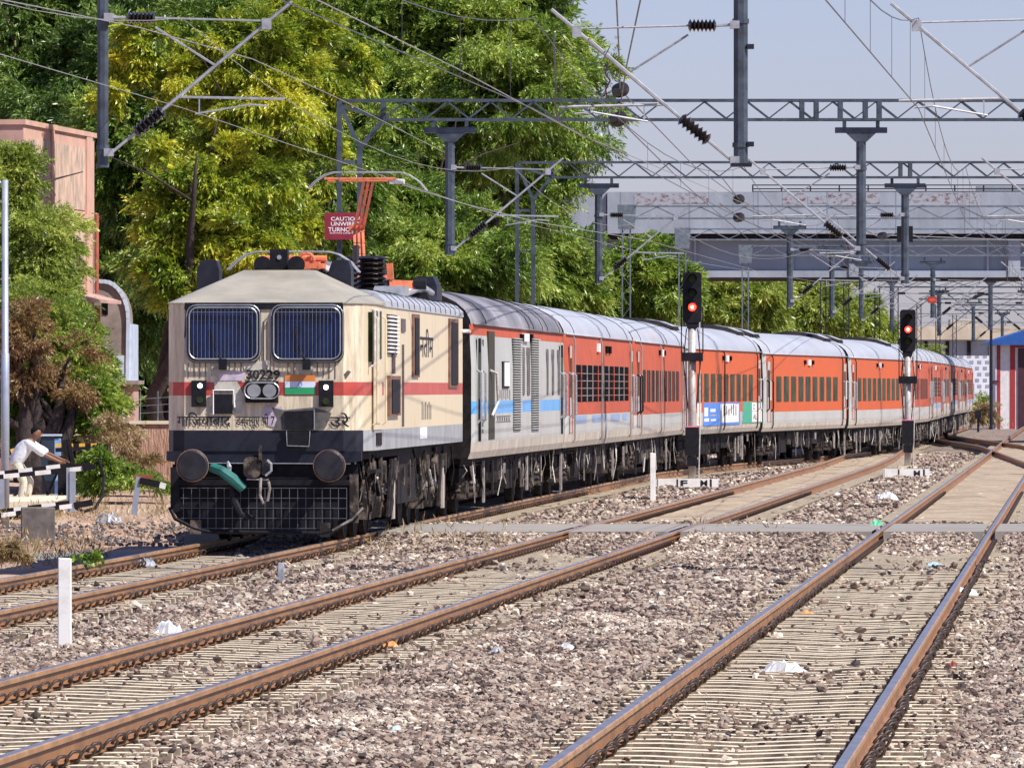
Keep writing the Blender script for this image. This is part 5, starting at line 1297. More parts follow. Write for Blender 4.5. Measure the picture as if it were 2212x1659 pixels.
# ------------------------------------------------------------------ left side: building, shed, walls, gate
c0 = Vector((-11.62, 185, 0)); dirv = Vector((1.14, 10.0, 0)).normalized(); rz = -math.atan2(dirv.x, dirv.y)
t = thing('pink_building', 'weathered pink building with plaster panels and a sunshade ledge, behind the shrubs', 'building', tuple(c0), rz)
zt = 8.5
b = MB(); b.bx(-9, 0, 0, 10.1, -.5, zt, 0); b.bx(-9, 0, -.01, 0, -.5, zt, 1); w_ = b.build('wall', ['pinkwall', 'dullpink'], t)
b = MB(); b.bx(-9.05, .06, -.06, 10.15, zt, zt + .12, 0); b.build('coping', 'pinkwall', t)
def by(px): 
    k = (px - CX) / F; return (k * c0.y - c0.x) / (dirv.x - k * dirv.y)
for x0, x1, za, zb_ in ((62, 107, 6.75, 8.2), (116, 183, 6.65, 8.2), (112, 183, 5.0, 6.2)):
    b = MB(); b.bx(0, .02, by(x0), by(x1), za, zb_); b.build('plaster_panel', 'stainwall', w_)
b = MB(); b.bx(0, .05, by(108), by(114), 4.9, 8.5); b.bx(0, .05, by(184), by(196), -.5, 8.5); b.bx(0, .045, by(60), by(184), 6.30, 6.55); b.build('plaster_band', 'pinkwall', w_)
b = MB(); b.prism([(0, 4.42), (.62, 4.34), (.62, 4.42), (0, 4.60)], 1, -.4, 10.5, 0); b.build('sunshade_ledge', 'dullpink', t)
b = MB(); b.path([(.10, 10.0, -.4), (.10, 10.0, 4.3)], .075, 8); b.path([(.10, 9.9, 4.6), (.10, 9.9, 6.6)], .05, 8); b.build('drain_pipe', 'pipered', t)
for x0, x1, za, zb_ in ((128, 152, 1.9, 4.1), (158, 186, 1.9, 4.2)):
    b = MB(); b.bx(.0, .03, by(x0), by(x1), za, zb_); wn = b.build('window', 'winblk', t)
    b = MB(); q = za + .12
    while q < zb_: b.beam((.05, by(x0), q), (.05, by(x1), q), .03); q += .2
    b.beam((.05, by((x0 + x1) / 2), za), (.05, by((x0 + x1) / 2), zb_), .035); b.bx(.03, .06, by(x0), by(x1), za - .1, za, 0); b.build('window_grille', 'stainwall', wn)
d = 196; t = thing('arched_tin_shed', 'arch-topped sheet metal shed beside the pink building, brown front and pale blue rim', 'shed', (SX(235, d), d, 0))
b = MB(); ht = SZ(592, d); P = [(-.6, SZ(832, d)), (.44, SZ(832, d)), (.46, SZ(690, d))] + [(.46 - .62 * (1 - math.cos(a)), SZ(690, d) + .95 * math.sin(a)) for a in np.linspace(.2, R(90), 8)] + [(-.6, SZ(690, d) + .98)]
b.prism(P, 1, 0, 3, 0); b.build('front_panel', 'tanbrown', t)
b = MB(); P2 = P[1:]; 
for (x0, z0_), (x1, z1_) in zip(P2, P2[1:]): b.beam((x0 + .03, -.03, z0_), (x1 + .03, -.03, z1_ + .01), .09, .10)
b.bx(-.2, .46, -.05, 0, SZ(832, d), SZ(768, d)); b.bx(.46, .60, .0, 3, SZ(832, d), SZ(700, d)); b.build('pale_rim', 'bluewhite', t)
b = MB(); b.bx(-.16, -.02, -.02, 0, SZ(680, d), SZ(640, d)); b.build('slot', 'winblk', t)
b = MB(); b.bx(-.5, .62, .1, 2.8, -.5, SZ(832, d) - .01, 0); b.bx(-.6, .75, -.2, 3, SZ(822, d), SZ(832, d) + .02, 1)
for q in (-.35, .0, .35): b.bx(q - .05, q + .05, 0, .1, -.3, SZ(832, d) - .1, 2)
b.build('kiosk_base', ['dullpink', 'tanbrown', 'white'], t)
d = 173; t = thing('compound_wall', 'rough pinkish compound wall between the gate and the locomotive', 'wall', (0, 0, 0))
b = MB(); x0, x1 = SX(150, d), SX(620, d); xs = np.linspace(x0, x1, 40); rr_ = random.Random(5); zs = [SZ(912, d) + rr_.uniform(-.03, .03) for _ in xs]
b.prism([(xs[0], -.5)] + [(xs[-1], -.5)] + [(float(x), z) for x, z in zip(xs[::-1], zs[::-1])], 1, d, d + .3, 0); b.build('masonry', 'roughwall', t)
b = MB(); b.bx(SX(240, d), SX(247, d), d - .03, d, -.2, SZ(915, d)); b.bx(x0, x1, d - .05, d + .35, SZ(916, d), SZ(909, d)); b.build('coping', 'concrete', t)
t = thing('wire_fence', 'thin wire fence stakes on top of the rough wall', 'fence', (0, 0, 0))
for px in (262, 302, 340):
    b = MB(); b.path([(SX(px, d), d + .15, SZ(912, d) - .1), (SX(px, d), d + .15, SZ(845, d))], .018, 5); b.build('stake', 'steelpale', t)
b = MB()
for py in (888, 872, 857): b.path([(SX(246, d), d + .15, SZ(py, d)), (SX(300, d), d + .15, SZ(py + 5, d)), (SX(380, d), d + .15, SZ(py, d))], .006, 4)
b.build('wire_strand', 'wire', t)
d = 152; t = thing('lamp_pole', 'thick pale grey pole at the left edge of the photo', 'pole', (SX(11, d), d, 0))
b = MB(); b.path([(0, 0, -.6), (0, 0, 2.9), (0, 0, 2.92), (0, 0, 6.3)], [.085, .085, .07, .062], 12, 0); b.path([(0, 0, 6.2), (-.1, 0, 6.25), (-.35, -.1, 6.45)], .03, 6, 0); b.build('pole', 'polegrey', t, smooth=True)
def seg_boom(p, q, w, cols, n, name, t, skew=0):
    mbs = MB(); p = Vector(p); q = Vector(q)
    for i in range(n): mbs.beam(p.lerp(q, i / n), p.lerp(q, (i + 1) / n), w, w, i % 2)
    return mbs.build(name, cols, t)
d = 150
t = thing('level_crossing_gate', 'low black and white striped barrier pair at the left edge, in front of the man', 'barrier', (0, 0, 0))
seg_boom(W(-60, 1036, d), W(178, 1012, d), .085, ['white', 'gateblk'], 7, 'upper_rail', t)
seg_boom(W(-50, 1028, d + .4), W(160, 1003, d + .4), .075, ['gateblk', 'white'], 7, 'upper_rail', t)
b = MB(); b.beam(W(178, 1012, d), W(206, 1008, d), .12, .1); b.beam(W(160, 1006, d + .3), W(195, 1003, d + .3), .09, .07); b.build('rail_end', 'gateblk', t)
seg_boom(W(-60, 1121, d - 3), W(160, 1092, d - 3), .085, ['white', 'gateblk'], 7, 'lower_rail', t)
seg_boom(W(-60, 1112, d - 2.6), W(150, 1085, d - 2.6), .075, ['gateblk', 'white'], 7, 'lower_rail', t)
b = MB(); b.beam(W(160, 1092, d - 3), W(200, 1085, d - 3), .13, .12); b.build('rail_end', 'gateblk', t)
b = MB()
for px, p0, p1, w_ in ((157, 1018, 1080, .11), (147, 1010, 1080, .06), (4, 1035, 1085, .09)): b.beam(W(px, p0, d - .6), W(px, p1 + 25, d - .6), w_)
b.build('gate_stanchion', 'polegrey', t)
t = thing('boom_barrier', 'yellow and black striped boom behind the man', 'barrier', (0, 0, 0))
seg_boom(W(-30, 992, 166.5), W(42, 971, 166.5), .12, ['yellow', 'gateblk'], 8, 'boom', t)
seg_boom(W(120, 962, 167), W(222, 961, 167), .07, ['yellow', 'gateblk'], 8, 'boom', t)
b = MB(); b.beam(W(-30, 982, 166.8), W(40, 962, 166.8), .05); b.beam(W(120, 972, 167), W(232, 967, 167), .14, .09); b.beam(W(213, 968, 166), W(213, 1075, 166), .14, .14); b.beam(W(200, 968, 166), W(234, 966, 166), .12, .14); b.build('boom_rest', 'gateblk', t)
t = thing('gate_winch', 'black hand winch the man is turning, beside a blue cabinet', 'winch', (0, 0, 0)); d = 164.6
b = MB(); b.beam(W(137, 1100, d), W(137, 1000, d), .22, .3); b.beam(W(146, 1005, d), W(139, 950, d), .10, .3); b.beam(W(158, 1000, d), W(148, 948, d), .07, .28); b.beam(W(105, 1010, d), W(185, 1002, d), .14, .3)
b.beam(W(90, 1020, d), W(105, 1075, d), .05); b.beam(W(128, 1010, d), W(100, 1075, d), .05); b.beam(W(60, 1035, d), W(20, 1085, d), .06); b.build('housing', 'gateblk', t)
b = MB(); c = W(134, 1002, d - .35); b.path([c + Vector((.16 * math.cos(a), 0, .16 * math.sin(a))) for a in np.linspace(0, 2 * math.pi, 17)], .02, 6); b.path([W(128, 1000, d - .4), W(152, 998, d - .4)], .02, 6); b.build('hand_wheel', 'undark', t)
t = thing('electric_cabinet', 'dark cabinet with light blue side behind the winch', 'cabinet', (0, 0, 0)); d = 167.4
b = MB(); p = W(112, 942, d); q = W(112, 1092, d); b.bx(SX(90, d), SX(118, d), d, d + .5, q.z, p.z, 0); b.bx(SX(118, d), SX(129, d), d, d + .5, q.z, p.z - .05, 1); b.bx(SX(88, d), SX(131, d), d - .04, d + .55, p.z, p.z + .04, 2)
b.build('cabinet', ['cabinet', 'cabblue', 'bluewhite'], t)
t = thing('concrete_platform', 'pale slab the gate mechanism stands on', 'slab', (0, 0, 0)); b = MB()
d = 158; b.prism([(SX(-60, d), SZ(1082, d)), (SX(141, d), SZ(1078, d)), (SX(125, d), SZ(1097, d)), (SX(-60, d), SZ(1100, d))], 1, d - 2.5, d + 8, 0); b.build('slab', 'concrete', t)
b = MB(); b.box(W(82, 1131, 137), (.60, .55, .58), rz=.07); o = b.build('concrete_block', 'block'); tag(o, 'dark square concrete block under the lower striped rail', 'block'); o.modifiers.new('b', 'BEVEL').width = .015
t = thing('drain_hose', 'curved black hose looping down beside the gate', 'hose', (0, 0, 0)); b = MB(); b.path([W(212, 990, 150), W(224, 1030, 150), W(222, 1070, 149.5), W(205, 1098, 149), W(180, 1105, 148.5), W(165, 1098, 148)], .032, 7); b.build('hose', 'gateblk', t)
t = thing('signal_stop_post', 'leaning metal stake with a short striped arm left of the locomotive', 'post', (0, 0, 0)); d = 139
b = MB(); b.beam(W(300, 1030, d), W(289, 1112, d), .10, .08, 0); b.build('stake', 'polegrey', t)
b = MB(); b.beam(W(302, 1038, d), W(345, 1047, d), .13, .12, 0); b.beam(W(345, 1047, d), W(358, 1051, d), .10, .1, 1); b.bx(SX(288, d), SX(330, d), d, d + .1, SZ(1034, d), SZ(1026, d), 2); b.build('arm', ['gateblk', 'white', 'litterred'], t)

# ------------------------------------------------------------------ man at the winch
def skin_obj(name, verts, edges, radii, mname, parent, sub=2, root=0):
    me = bpy.data.meshes.new(name); me.from_pydata(verts, edges, []); me.materials.append(M[mname])
    o = bpy.data.objects.new(name, me); COL.objects.link(o); o.parent = parent
    md = o.modifiers.new('skin', 'SKIN'); sv = me.skin_vertices[0].data if me.skin_vertices else None
    if sv is None:
        bpy.context.view_layer.update(); 
    lay = me.skin_vertices[0] if len(me.skin_vertices) else None
    if lay:
        for v, r in zip(lay.data, radii): v.radius = (r, r) if not isinstance(r, tuple) else r; v.use_root = False
        lay.data[root].use_root = True
    md.use_smooth_shade = True; s2 = o.modifiers.new('sub', 'SUBSURF'); s2.levels = sub; s2.render_levels = sub
    dg = bpy.context.evaluated_depsgraph_get(); dg.update()
    m2 = bpy.data.meshes.new_from_object(o.evaluated_get(dg)); m2.name = name; o.modifiers.clear(); o.data = m2
    m2.materials.clear(); m2.materials.append(M[mname]); m2.polygons.foreach_set('use_smooth', [True] * len(m2.polygons)); return o
def add_skin_layer(me):
    pass
px0 = 56; d = 163.4
man = thing('person', 'man in pale grey shirt and beige trousers bending forward to turn the gate winch', 'person', (SX(px0, d), d, SZ(1092, d)))
bpy.context.view_layer.update()
V = [(-.20, 0, .96), (-.14, 0, 1.10), (-.01, 0, 1.24), (.10, 0, 1.345), (.15, 0, 1.40), (.205, 0, 1.47), (.24, 0, 1.55),
     (-.17, -.09, .88), (-.04, -.10, .48), (-.10, -.10, .08), (.06, -.10, .03),
     (-.18, .09, .88), (.08, .13, .50), (.0, .13, .08), (.16, .13, .03),
     (.06, -.17, 1.31), (.38, -.19, 1.08), (.70, -.12, .93), (.77, -.11, .905),
     (.08, .17, 1.32), (.42, .17, 1.11), (.76, .10, .96), (.83, .08, .935)]
Ed_ = [(0, 1), (1, 2), (2, 3), (3, 4), (4, 5), (5, 6), (0, 7), (7, 8), (8, 9), (9, 10), (0, 11), (11, 12), (12, 13), (13, 14), (2, 15), (15, 16), (16, 17), (17, 18), (2, 19), (19, 20), (20, 21), (21, 22)]
Rr = [.13, .13, .15, .085, .055, .085, .085, .085, .06, .042, .04, .085, .06, .042, .04, .06, .042, .030, .034, .06, .042, .030, .034]
hand_edges = []
for hi, wr in ((18, V[18]), (22, V[22])):
    for f in range(5):
        a = len(V); l = (.075, .085, .08, .065, .05)[f]; oy = (f - 1.5) * .02 if f < 4 else -.04
        dz = -.01 if f < 4 else .02; k = 1 if f < 4 else .6
        V += [(wr[0] + .035 * k, wr[1] + oy, wr[2] + dz), (wr[0] + .035 * k + l * .5, wr[1] + oy, wr[2] + dz - .01), (wr[0] + .035 * k + l * .6, wr[1] + oy, wr[2] + dz - .045)]
        Ed_ += [(hi, a), (a, a + 1), (a + 1, a + 2)]; Rr += [.010, .009, .008]
def skinmesh(name, V, E, Rr, mname, parent, vox=.012, ball=()):
    """tapered limbs grown along the skeleton and fused into one continuous surface"""
    b = MB()
    for a, c in E:
        ra, rb = Rr[a], Rr[c]; ra = ra if not isinstance(ra, tuple) else ra[0]; rb = rb if not isinstance(rb, tuple) else rb[0]
        A_, C_ = Vector(V[a]), Vector(V[c]); pts = []; rad = []; t_ = (C_ - A_).normalized()
        for k, f in ((-.6, .55), (-.35, .85)): pts.append(A_ + t_ * ra * k * 1.2); rad.append(ra * f)
        for k in range(7): f = k / 6; pts.append(A_.lerp(C_, f)); rad.append((ra + (rb - ra) * f) * (1 + .08 * math.sin(f * math.pi)))
        for k, f in ((.35, .85), (.6, .55)): pts.append(C_ + t_ * rb * k * 1.2); rad.append(rb * f)
        b.path(pts, rad, 14)
    for c, rx, ry, rz_ in ball:
        pts = []; 
        for k in range(9):
            a = -math.pi / 2 + math.pi * k / 8; b_r = max(.004, math.cos(a)); pts.append((c[0], c[1], c[2] + rz_ * math.sin(a)))
        k0 = len(b.v); b.path(pts, [max(.05, math.cos(-math.pi / 2 + math.pi * k / 8)) for k in range(9)], 14)
        for q in range(k0, len(b.v)): x, y, z = b.v[q]; b.v[q] = (c[0] + (x - c[0]) * rx, c[1] + (y - c[1]) * ry, z)
    o = b.build(name, mname, parent)
    md = o.modifiers.new('fuse', 'REMESH'); md.mode = 'VOXEL'; md.voxel_size = vox
    sm = o.modifiers.new('s', 'SMOOTH'); sm.factor = .5; sm.iterations = 3 if vox > .009 else 2
    dg = bpy.context.evaluated_depsgraph_get(); dg.update()
    m2 = bpy.data.meshes.new_from_object(o.evaluated_get(dg)); o.modifiers.clear(); o.data = m2; m2.name = name
    m2.materials.clear(); m2.materials.append(M[mname]); m2.polygons.foreach_set('use_smooth', [True] * len(m2.polygons)); m2.update(); return o
skinmesh('body', V, Ed_, Rr, 'skin', man, vox=.008, ball=[((.225, 0, 1.515), .085, .078, .112), ((.272, 0, 1.47), .045, .05, .055)])
SV = [(-.20, 0, .93), (-.14, 0, 1.09), (-.01, 0, 1.235), (.09, 0, 1.34), (.045, -.15, 1.315), (.22, -.19, 1.20), (.36, -.19, 1.10), (.065, .15, 1.325), (.25, .18, 1.22), (.40, .17, 1.13), (-.20, -.07, .93), (-.20, .07, .93), (-.01, -.08, 1.22), (-.01, .08, 1.22)]
SE = [(0, 1), (1, 2), (2, 3), (2, 4), (4, 5), (5, 6), (2, 7), (7, 8), (8, 9), (10, 12), (11, 13), (12, 4), (13, 7)]
skinmesh('shirt', SV, SE, [.145, .15, .155, .075, .085, .075, .078, .085, .075, .078, .135, .135, .14, .14], 'shirt', man)
TV = [(-.20, 0, .96), (-.18, -.09, .86), (-.04, -.10, .48), (-.10, -.10, .08), (-.18, .09, .86), (.08, .13, .50), (.0, .13, .08)]
skinmesh('trousers', TV, [(0, 1), (1, 2), (2, 3), (0, 4), (4, 5), (5, 6)], [.14, .115, .082, .072, .115, .082, .072], 'trouser', man)
skinmesh('hair', [(.155, 0, 1.53), (.18, 0, 1.575), (.235, 0, 1.605), (.28, 0, 1.595)], [(0, 1), (1, 2), (2, 3)], [.062, .082, .078, .045], 'hair', man)
b = MB(); b.prism([(.0, 0), (.04, 0), (.05, .03), (0, .04)], 1, -.008, .008); o = b.build('nose', 'skin', man, loc=(.305, 0, 1.485))
b = MB(); b.fins((.0, -.084, 1.585), (0, -.098, 1.585), 2, .02, .032, 0, 8); b.build('ear', 'skin', man, loc=(.215, 0, -.085))

# ------------------------------------------------------------------ vegetation
def sprays(P, AX, size, K=8, seed=0, lw=.17, droop=.35):
    """one feathery spray of K narrow leaflets at every point"""
    r = np.random.default_rng(seed); N = len(P)
    AX = AX / (np.linalg.norm(AX, axis=1, keepdims=True) + 1e-9)
    up = r.normal(size=(N, 3)); S = np.cross(AX, up); S /= (np.linalg.norm(S, axis=1, keepdims=True) + 1e-9)
    V = np.zeros((N, K, 4, 3)); size = size.reshape(-1, 1)
    for k in range(K):
        f = k / (K - 1); side = 1 if k % 2 else -1
        base = P + AX * size * f * .9 + np.array([0, 0, -1]) * size * droop * f * f
        dirn = AX * (.55 + .5 * f) + S * side * (.9 - .6 * f) + np.array([0, 0, -droop]) + r.normal(scale=.12, size=(N, 3))
        dirn /= np.linalg.norm(dirn, axis=1, keepdims=True); ll = size * r.uniform(.45, .75, (N, 1))
        wv = np.cross(dirn, r.normal(size=(N, 3))); wv /= (np.linalg.norm(wv, axis=1, keepdims=True) + 1e-9); wv *= ll * lw
        V[:, k, 0] = base; V[:, k, 1] = base + dirn * ll * .45 + wv; V[:, k, 2] = base + dirn * ll; V[:, k, 3] = base + dirn * ll * .45 - wv
    return V.reshape(-1, 3)
def leafmesh(name, V, mname, parent):
    n = len(V) // 4; me = bpy.data.meshes.new(name); me.vertices.add(len(V)); me.vertices.foreach_set('co', V.astype(np.float32).ravel())
    me.loops.add(n * 4); me.loops.foreach_set('vertex_index', np.arange(n * 4, dtype=np.int32)); me.polygons.add(n)
    me.polygons.foreach_set('loop_start', np.arange(0, n * 4, 4, dtype=np.int32))
    me.materials.append(M[mname]); me.update(calc_edges=True)
    o = bpy.data.objects.new(name, me); COL.objects.link(o); o.parent = parent; return o
def crown(name, blobs, mname, parent, nclump, nspray, size, crad=.55, seed=0, K=8, lw=.17, shell=.55, inner=0, droop=.35):
    """blobs: (x, y, z, rx, ry, rz) relative to the tree; clumps sit in the outer shell, gaps stay between them"""
    nspray = int(nspray * 1.9); size = size * .70; r = np.random.default_rng(seed); vol = np.array([b[3] * b[4] + b[3] * b[5] + b[4] * b[5] for b in blobs]); pick = r.choice(len(blobs), nclump, p=vol / vol.sum())
    B = np.array(blobs)[pick]; D = r.normal(size=(nclump, 3)); D[:, 1] -= .25; D /= np.linalg.norm(D, axis=1, keepdims=True)
    rad = 1 - shell * r.random((nclump, 1)) ** 1.6
    C = B[:, :3] + D * B[:, 3:6] * rad + r.normal(size=(nclump, 3)) * crad * np.array([.75, .6, .55])
    cs = crad * r.uniform(.6, 1.35, (nclump, 1))
    idx = np.repeat(np.arange(nclump), nspray); n = len(idx)
    E = r.normal(size=(n, 3)); E /= np.linalg.norm(E, axis=1, keepdims=True); E[:, 2] = np.where(r.random(n) < .75, np.abs(E[:, 2]) * .8, E[:, 2] * .5)
    P = C[idx] + E * cs[idx] * r.random((n, 1)) ** .33 * np.where(r.random((n, 1)) < .07, 1.7, 1.0)
    AX = E * .7 + D[idx] * .8 + np.array([0, 0, -.25]) + r.normal(scale=.35, size=(n, 3))
    V = [sprays(P, AX, size * r.uniform(.7, 1.3, n), K, seed + 1, lw, droop)]
    if inner:
        pk = r.choice(len(blobs), inner, p=vol / vol.sum()); B = np.array(blobs)[pk]; D = r.normal(size=(inner, 3)); D /= np.linalg.norm(D, axis=1, keepdims=True)
        P = B[:, :3] + D * B[:, 3:6] * (.62 * r.random((inner, 1)) ** .4); V.append(sprays(P, r.normal(size=(inner, 3)), size * 1.7 * np.ones(inner), 6, seed + 2, .28, .2))
    return leafmesh(name, np.concatenate(V), mname, parent)
def limbs(name, base, tops, r0, parent, m='bark', seed=0):
    rr = random.Random(seed); b = MB(); base = Vector(base)
    for (tp, ra) in tops:
        tp = Vector(tp); n = 7; pts = []; rad = []
        for i in range(n + 1):
            f = i / n; p = base.lerp(tp, f); wob = math.sin(f * math.pi) * .18 * (tp - base).length * .35
            p = p + Vector((rr.uniform(-1, 1) * wob * .5, rr.uniform(-1, 1) * wob * .5, 0)) * (1 if 0 < i < n else 0)
            pts.append(p); rad.append(r0 * (1 - f) ** .8 * ra + .018)
        b.path(pts, rad, 7)
        for k in range(3):
            i = rr.randint(3, n - 1); q = pts[i] + Vector((rr.uniform(-1, 1), rr.uniform(-1, 1), rr.uniform(.2, 1))) * (tp - base).length * .25
            b.path([pts[i], pts[i].lerp(q, .5) + Vector((0, 0, .1)), q], [rad[i] * .6, rad[i] * .4, .012], 5)
    return b.build(name, m, parent, smooth=True)
def tree(label, px, d, blobs_px, mname, nclump, nspray, size, crad, seed, inner=400, trunk=True, name='neem_tree', group='trees beside the track', K=10, tops=None, m='bark', base_px=None, droop=.4, extra=None, lw=.115):
    X = SX(px, d); t = thing(name, label, 'tree', (X, d, -.3), group=group); bl = []
    for (bx_, by_, rx, ry, dd) in blobs_px:       # picture column, row, radii in picture units, depth offset
        s = d / F; bl.append((SX(bx_, d + dd) - X, dd, SZ(by_, d + dd) + .3, rx * s, (rx + ry) * .5 * s * .8, ry * s))
    crown('crown', bl, mname, t, nclump, nspray, size, crad, seed, K=K, inner=inner, droop=droop, lw=lw)
    if extra:
        for (bb, mn, nc, sd2) in extra:
            eb = [(SX(bx_, d + dd) - X, dd, SZ(by_, d + dd) + .3, rx * d / F, (rx + ry) * .4 * d / F, ry * d / F) for (bx_, by_, rx, ry, dd) in bb]
            crown('dry_foliage', eb, mn, t, nc, nspray, size, crad * .8, sd2, K=K, inner=0)
    if trunk:
        bpx = SX(base_px, d) - X if base_px else 0
        T = tops or [((b_[0], b_[1], b_[2] + b_[5] * .5), 1.0) for b_ in bl]
        if tops: T = [((SX(a, d + o_) - X, o_, SZ(c, d + o_) + .3), ra) for a, c, o_, ra in tops]
        limbs('trunk', (bpx, 0, 0), T, .30, t, m, seed)
    return t
# front row
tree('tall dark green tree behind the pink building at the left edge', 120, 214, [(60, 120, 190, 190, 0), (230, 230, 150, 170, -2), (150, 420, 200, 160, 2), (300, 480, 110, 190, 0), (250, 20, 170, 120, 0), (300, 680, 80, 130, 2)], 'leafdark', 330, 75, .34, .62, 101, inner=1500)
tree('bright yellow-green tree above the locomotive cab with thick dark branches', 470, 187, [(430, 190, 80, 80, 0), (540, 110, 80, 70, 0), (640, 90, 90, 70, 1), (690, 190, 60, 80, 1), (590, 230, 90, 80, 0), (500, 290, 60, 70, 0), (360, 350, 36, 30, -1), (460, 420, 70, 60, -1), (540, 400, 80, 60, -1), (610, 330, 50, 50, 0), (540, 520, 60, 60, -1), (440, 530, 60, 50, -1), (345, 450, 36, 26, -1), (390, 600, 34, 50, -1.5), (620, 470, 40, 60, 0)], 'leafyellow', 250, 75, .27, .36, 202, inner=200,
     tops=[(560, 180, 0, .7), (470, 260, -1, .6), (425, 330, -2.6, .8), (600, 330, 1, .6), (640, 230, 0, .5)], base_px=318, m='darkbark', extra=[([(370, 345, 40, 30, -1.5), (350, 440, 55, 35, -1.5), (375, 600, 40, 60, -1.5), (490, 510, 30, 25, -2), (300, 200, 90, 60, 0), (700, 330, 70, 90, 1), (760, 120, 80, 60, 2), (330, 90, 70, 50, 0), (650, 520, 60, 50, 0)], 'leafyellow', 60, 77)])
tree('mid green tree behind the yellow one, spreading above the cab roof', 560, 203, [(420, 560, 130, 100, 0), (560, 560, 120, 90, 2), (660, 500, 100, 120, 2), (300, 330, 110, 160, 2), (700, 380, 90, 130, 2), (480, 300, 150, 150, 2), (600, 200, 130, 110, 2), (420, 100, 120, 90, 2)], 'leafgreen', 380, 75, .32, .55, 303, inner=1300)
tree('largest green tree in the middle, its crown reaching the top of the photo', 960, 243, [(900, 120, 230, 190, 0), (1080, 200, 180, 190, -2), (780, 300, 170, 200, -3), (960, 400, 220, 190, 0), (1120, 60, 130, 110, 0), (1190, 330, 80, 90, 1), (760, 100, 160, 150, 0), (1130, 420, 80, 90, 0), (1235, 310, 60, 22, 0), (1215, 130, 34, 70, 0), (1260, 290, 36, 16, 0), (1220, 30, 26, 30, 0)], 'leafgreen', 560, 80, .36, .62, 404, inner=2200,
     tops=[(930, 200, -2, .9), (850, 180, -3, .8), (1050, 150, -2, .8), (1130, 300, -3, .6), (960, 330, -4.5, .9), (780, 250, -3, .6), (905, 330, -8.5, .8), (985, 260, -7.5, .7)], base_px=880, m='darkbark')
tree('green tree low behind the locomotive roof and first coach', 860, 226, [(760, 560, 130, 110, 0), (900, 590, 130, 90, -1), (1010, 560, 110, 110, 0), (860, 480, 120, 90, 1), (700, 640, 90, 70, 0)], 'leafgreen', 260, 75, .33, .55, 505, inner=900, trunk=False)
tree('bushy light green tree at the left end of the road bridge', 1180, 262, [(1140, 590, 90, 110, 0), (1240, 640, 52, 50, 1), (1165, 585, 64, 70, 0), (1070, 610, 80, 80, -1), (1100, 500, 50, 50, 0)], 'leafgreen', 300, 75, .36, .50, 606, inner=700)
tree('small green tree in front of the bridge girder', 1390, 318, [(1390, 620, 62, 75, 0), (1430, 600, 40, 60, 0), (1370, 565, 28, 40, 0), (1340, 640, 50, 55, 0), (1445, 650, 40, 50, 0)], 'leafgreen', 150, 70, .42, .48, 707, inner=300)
# behind the bridge
tree('yellow-green tree below the bridge, right of the nearer signal', 1560, 430, [(1540, 660, 80, 70, 0), (1610, 660, 60, 60, 0), (1500, 690, 50, 50, 0)], 'leafolive', 130, 70, .62, .8, 808, inner=260, group='trees beyond the bridge')
tree('green tree below the bridge between the two signals', 1720, 455, [(1690, 670, 65, 55, 0), (1760, 690, 55, 45, 0), (1640, 700, 55, 40, 0)], 'leafolive', 120, 70, .62, .8, 909, inner=240, group='trees beyond the bridge')
tree('darker tree at the right end of the row below the bridge', 1850, 490, [(1835, 705, 46, 34, 0), (1880, 712, 34, 24, 0), (1790, 705, 42, 38, 0)], 'leafolive', 90, 70, .66, .8, 910, inner=200, group='trees beyond the bridge')
tree('hazy bush past the far end of the train', 2075, 900, [(2112, 888, 16, 9, 0), (2126, 878, 12, 18, 0), (2141, 892, 12, 12, 0), (1985, 768, 40, 12, 0)], 'leafolive', 60, 14, .8, .5, 911, inner=150, group='trees beyond the bridge', trunk=False)
tree('scrubby bush left of the striped hut', 2128, 462, [(2124, 890, 12, 16, 0), (2140, 898, 8, 10, 0)], 'straw', 20, 16, .4, .3, 912, inner=40, group='trees beyond the bridge', trunk=False, name='bush')
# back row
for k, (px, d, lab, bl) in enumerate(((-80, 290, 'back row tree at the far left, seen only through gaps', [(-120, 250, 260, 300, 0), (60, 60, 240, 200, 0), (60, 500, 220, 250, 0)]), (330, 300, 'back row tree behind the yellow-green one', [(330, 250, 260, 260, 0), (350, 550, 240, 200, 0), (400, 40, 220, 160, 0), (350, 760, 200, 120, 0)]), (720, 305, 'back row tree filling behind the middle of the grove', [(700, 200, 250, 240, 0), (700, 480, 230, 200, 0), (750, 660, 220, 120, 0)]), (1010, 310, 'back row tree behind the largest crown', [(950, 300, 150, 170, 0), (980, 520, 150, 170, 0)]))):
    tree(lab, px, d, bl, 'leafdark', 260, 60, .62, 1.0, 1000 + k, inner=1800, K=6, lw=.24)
# shrubs at the left
def shrub(label, px, py, d, blobs, mname, nc, ns, size, crad, seed, name='shrub', **kw):
    return tree(label, px, d, blobs, mname, nc, ns, size, crad, seed, inner=kw.pop('inner', 250), trunk=kw.pop('trunk', True), name=name, group='shrubs along the left side', **kw)
shrub('tall climbing shrub covering the front of the pink building', 60, 800, 176, [(14, 430, 40, 95, 0), (62, 520, 54, 50, 0), (45, 610, 80, 75, 0), (92, 565, 32, 36, -1), (84, 655, 55, 55, -1), (0, 350, 28, 40, 0), (110, 500, 26, 16, -1)], 'leafolive', 230, 75, .22, .34, 1201, inner=700, m='darkbark')
shrub('green bush below the pink building, right side', 160, 900, 172, [(135, 755, 40, 45, 0), (178, 800, 26, 34, 0), (125, 845, 60, 45, 0), (180, 745, 22, 18, 0)], 'leafgreen', 130, 75, .22, .32, 1202, inner=300)
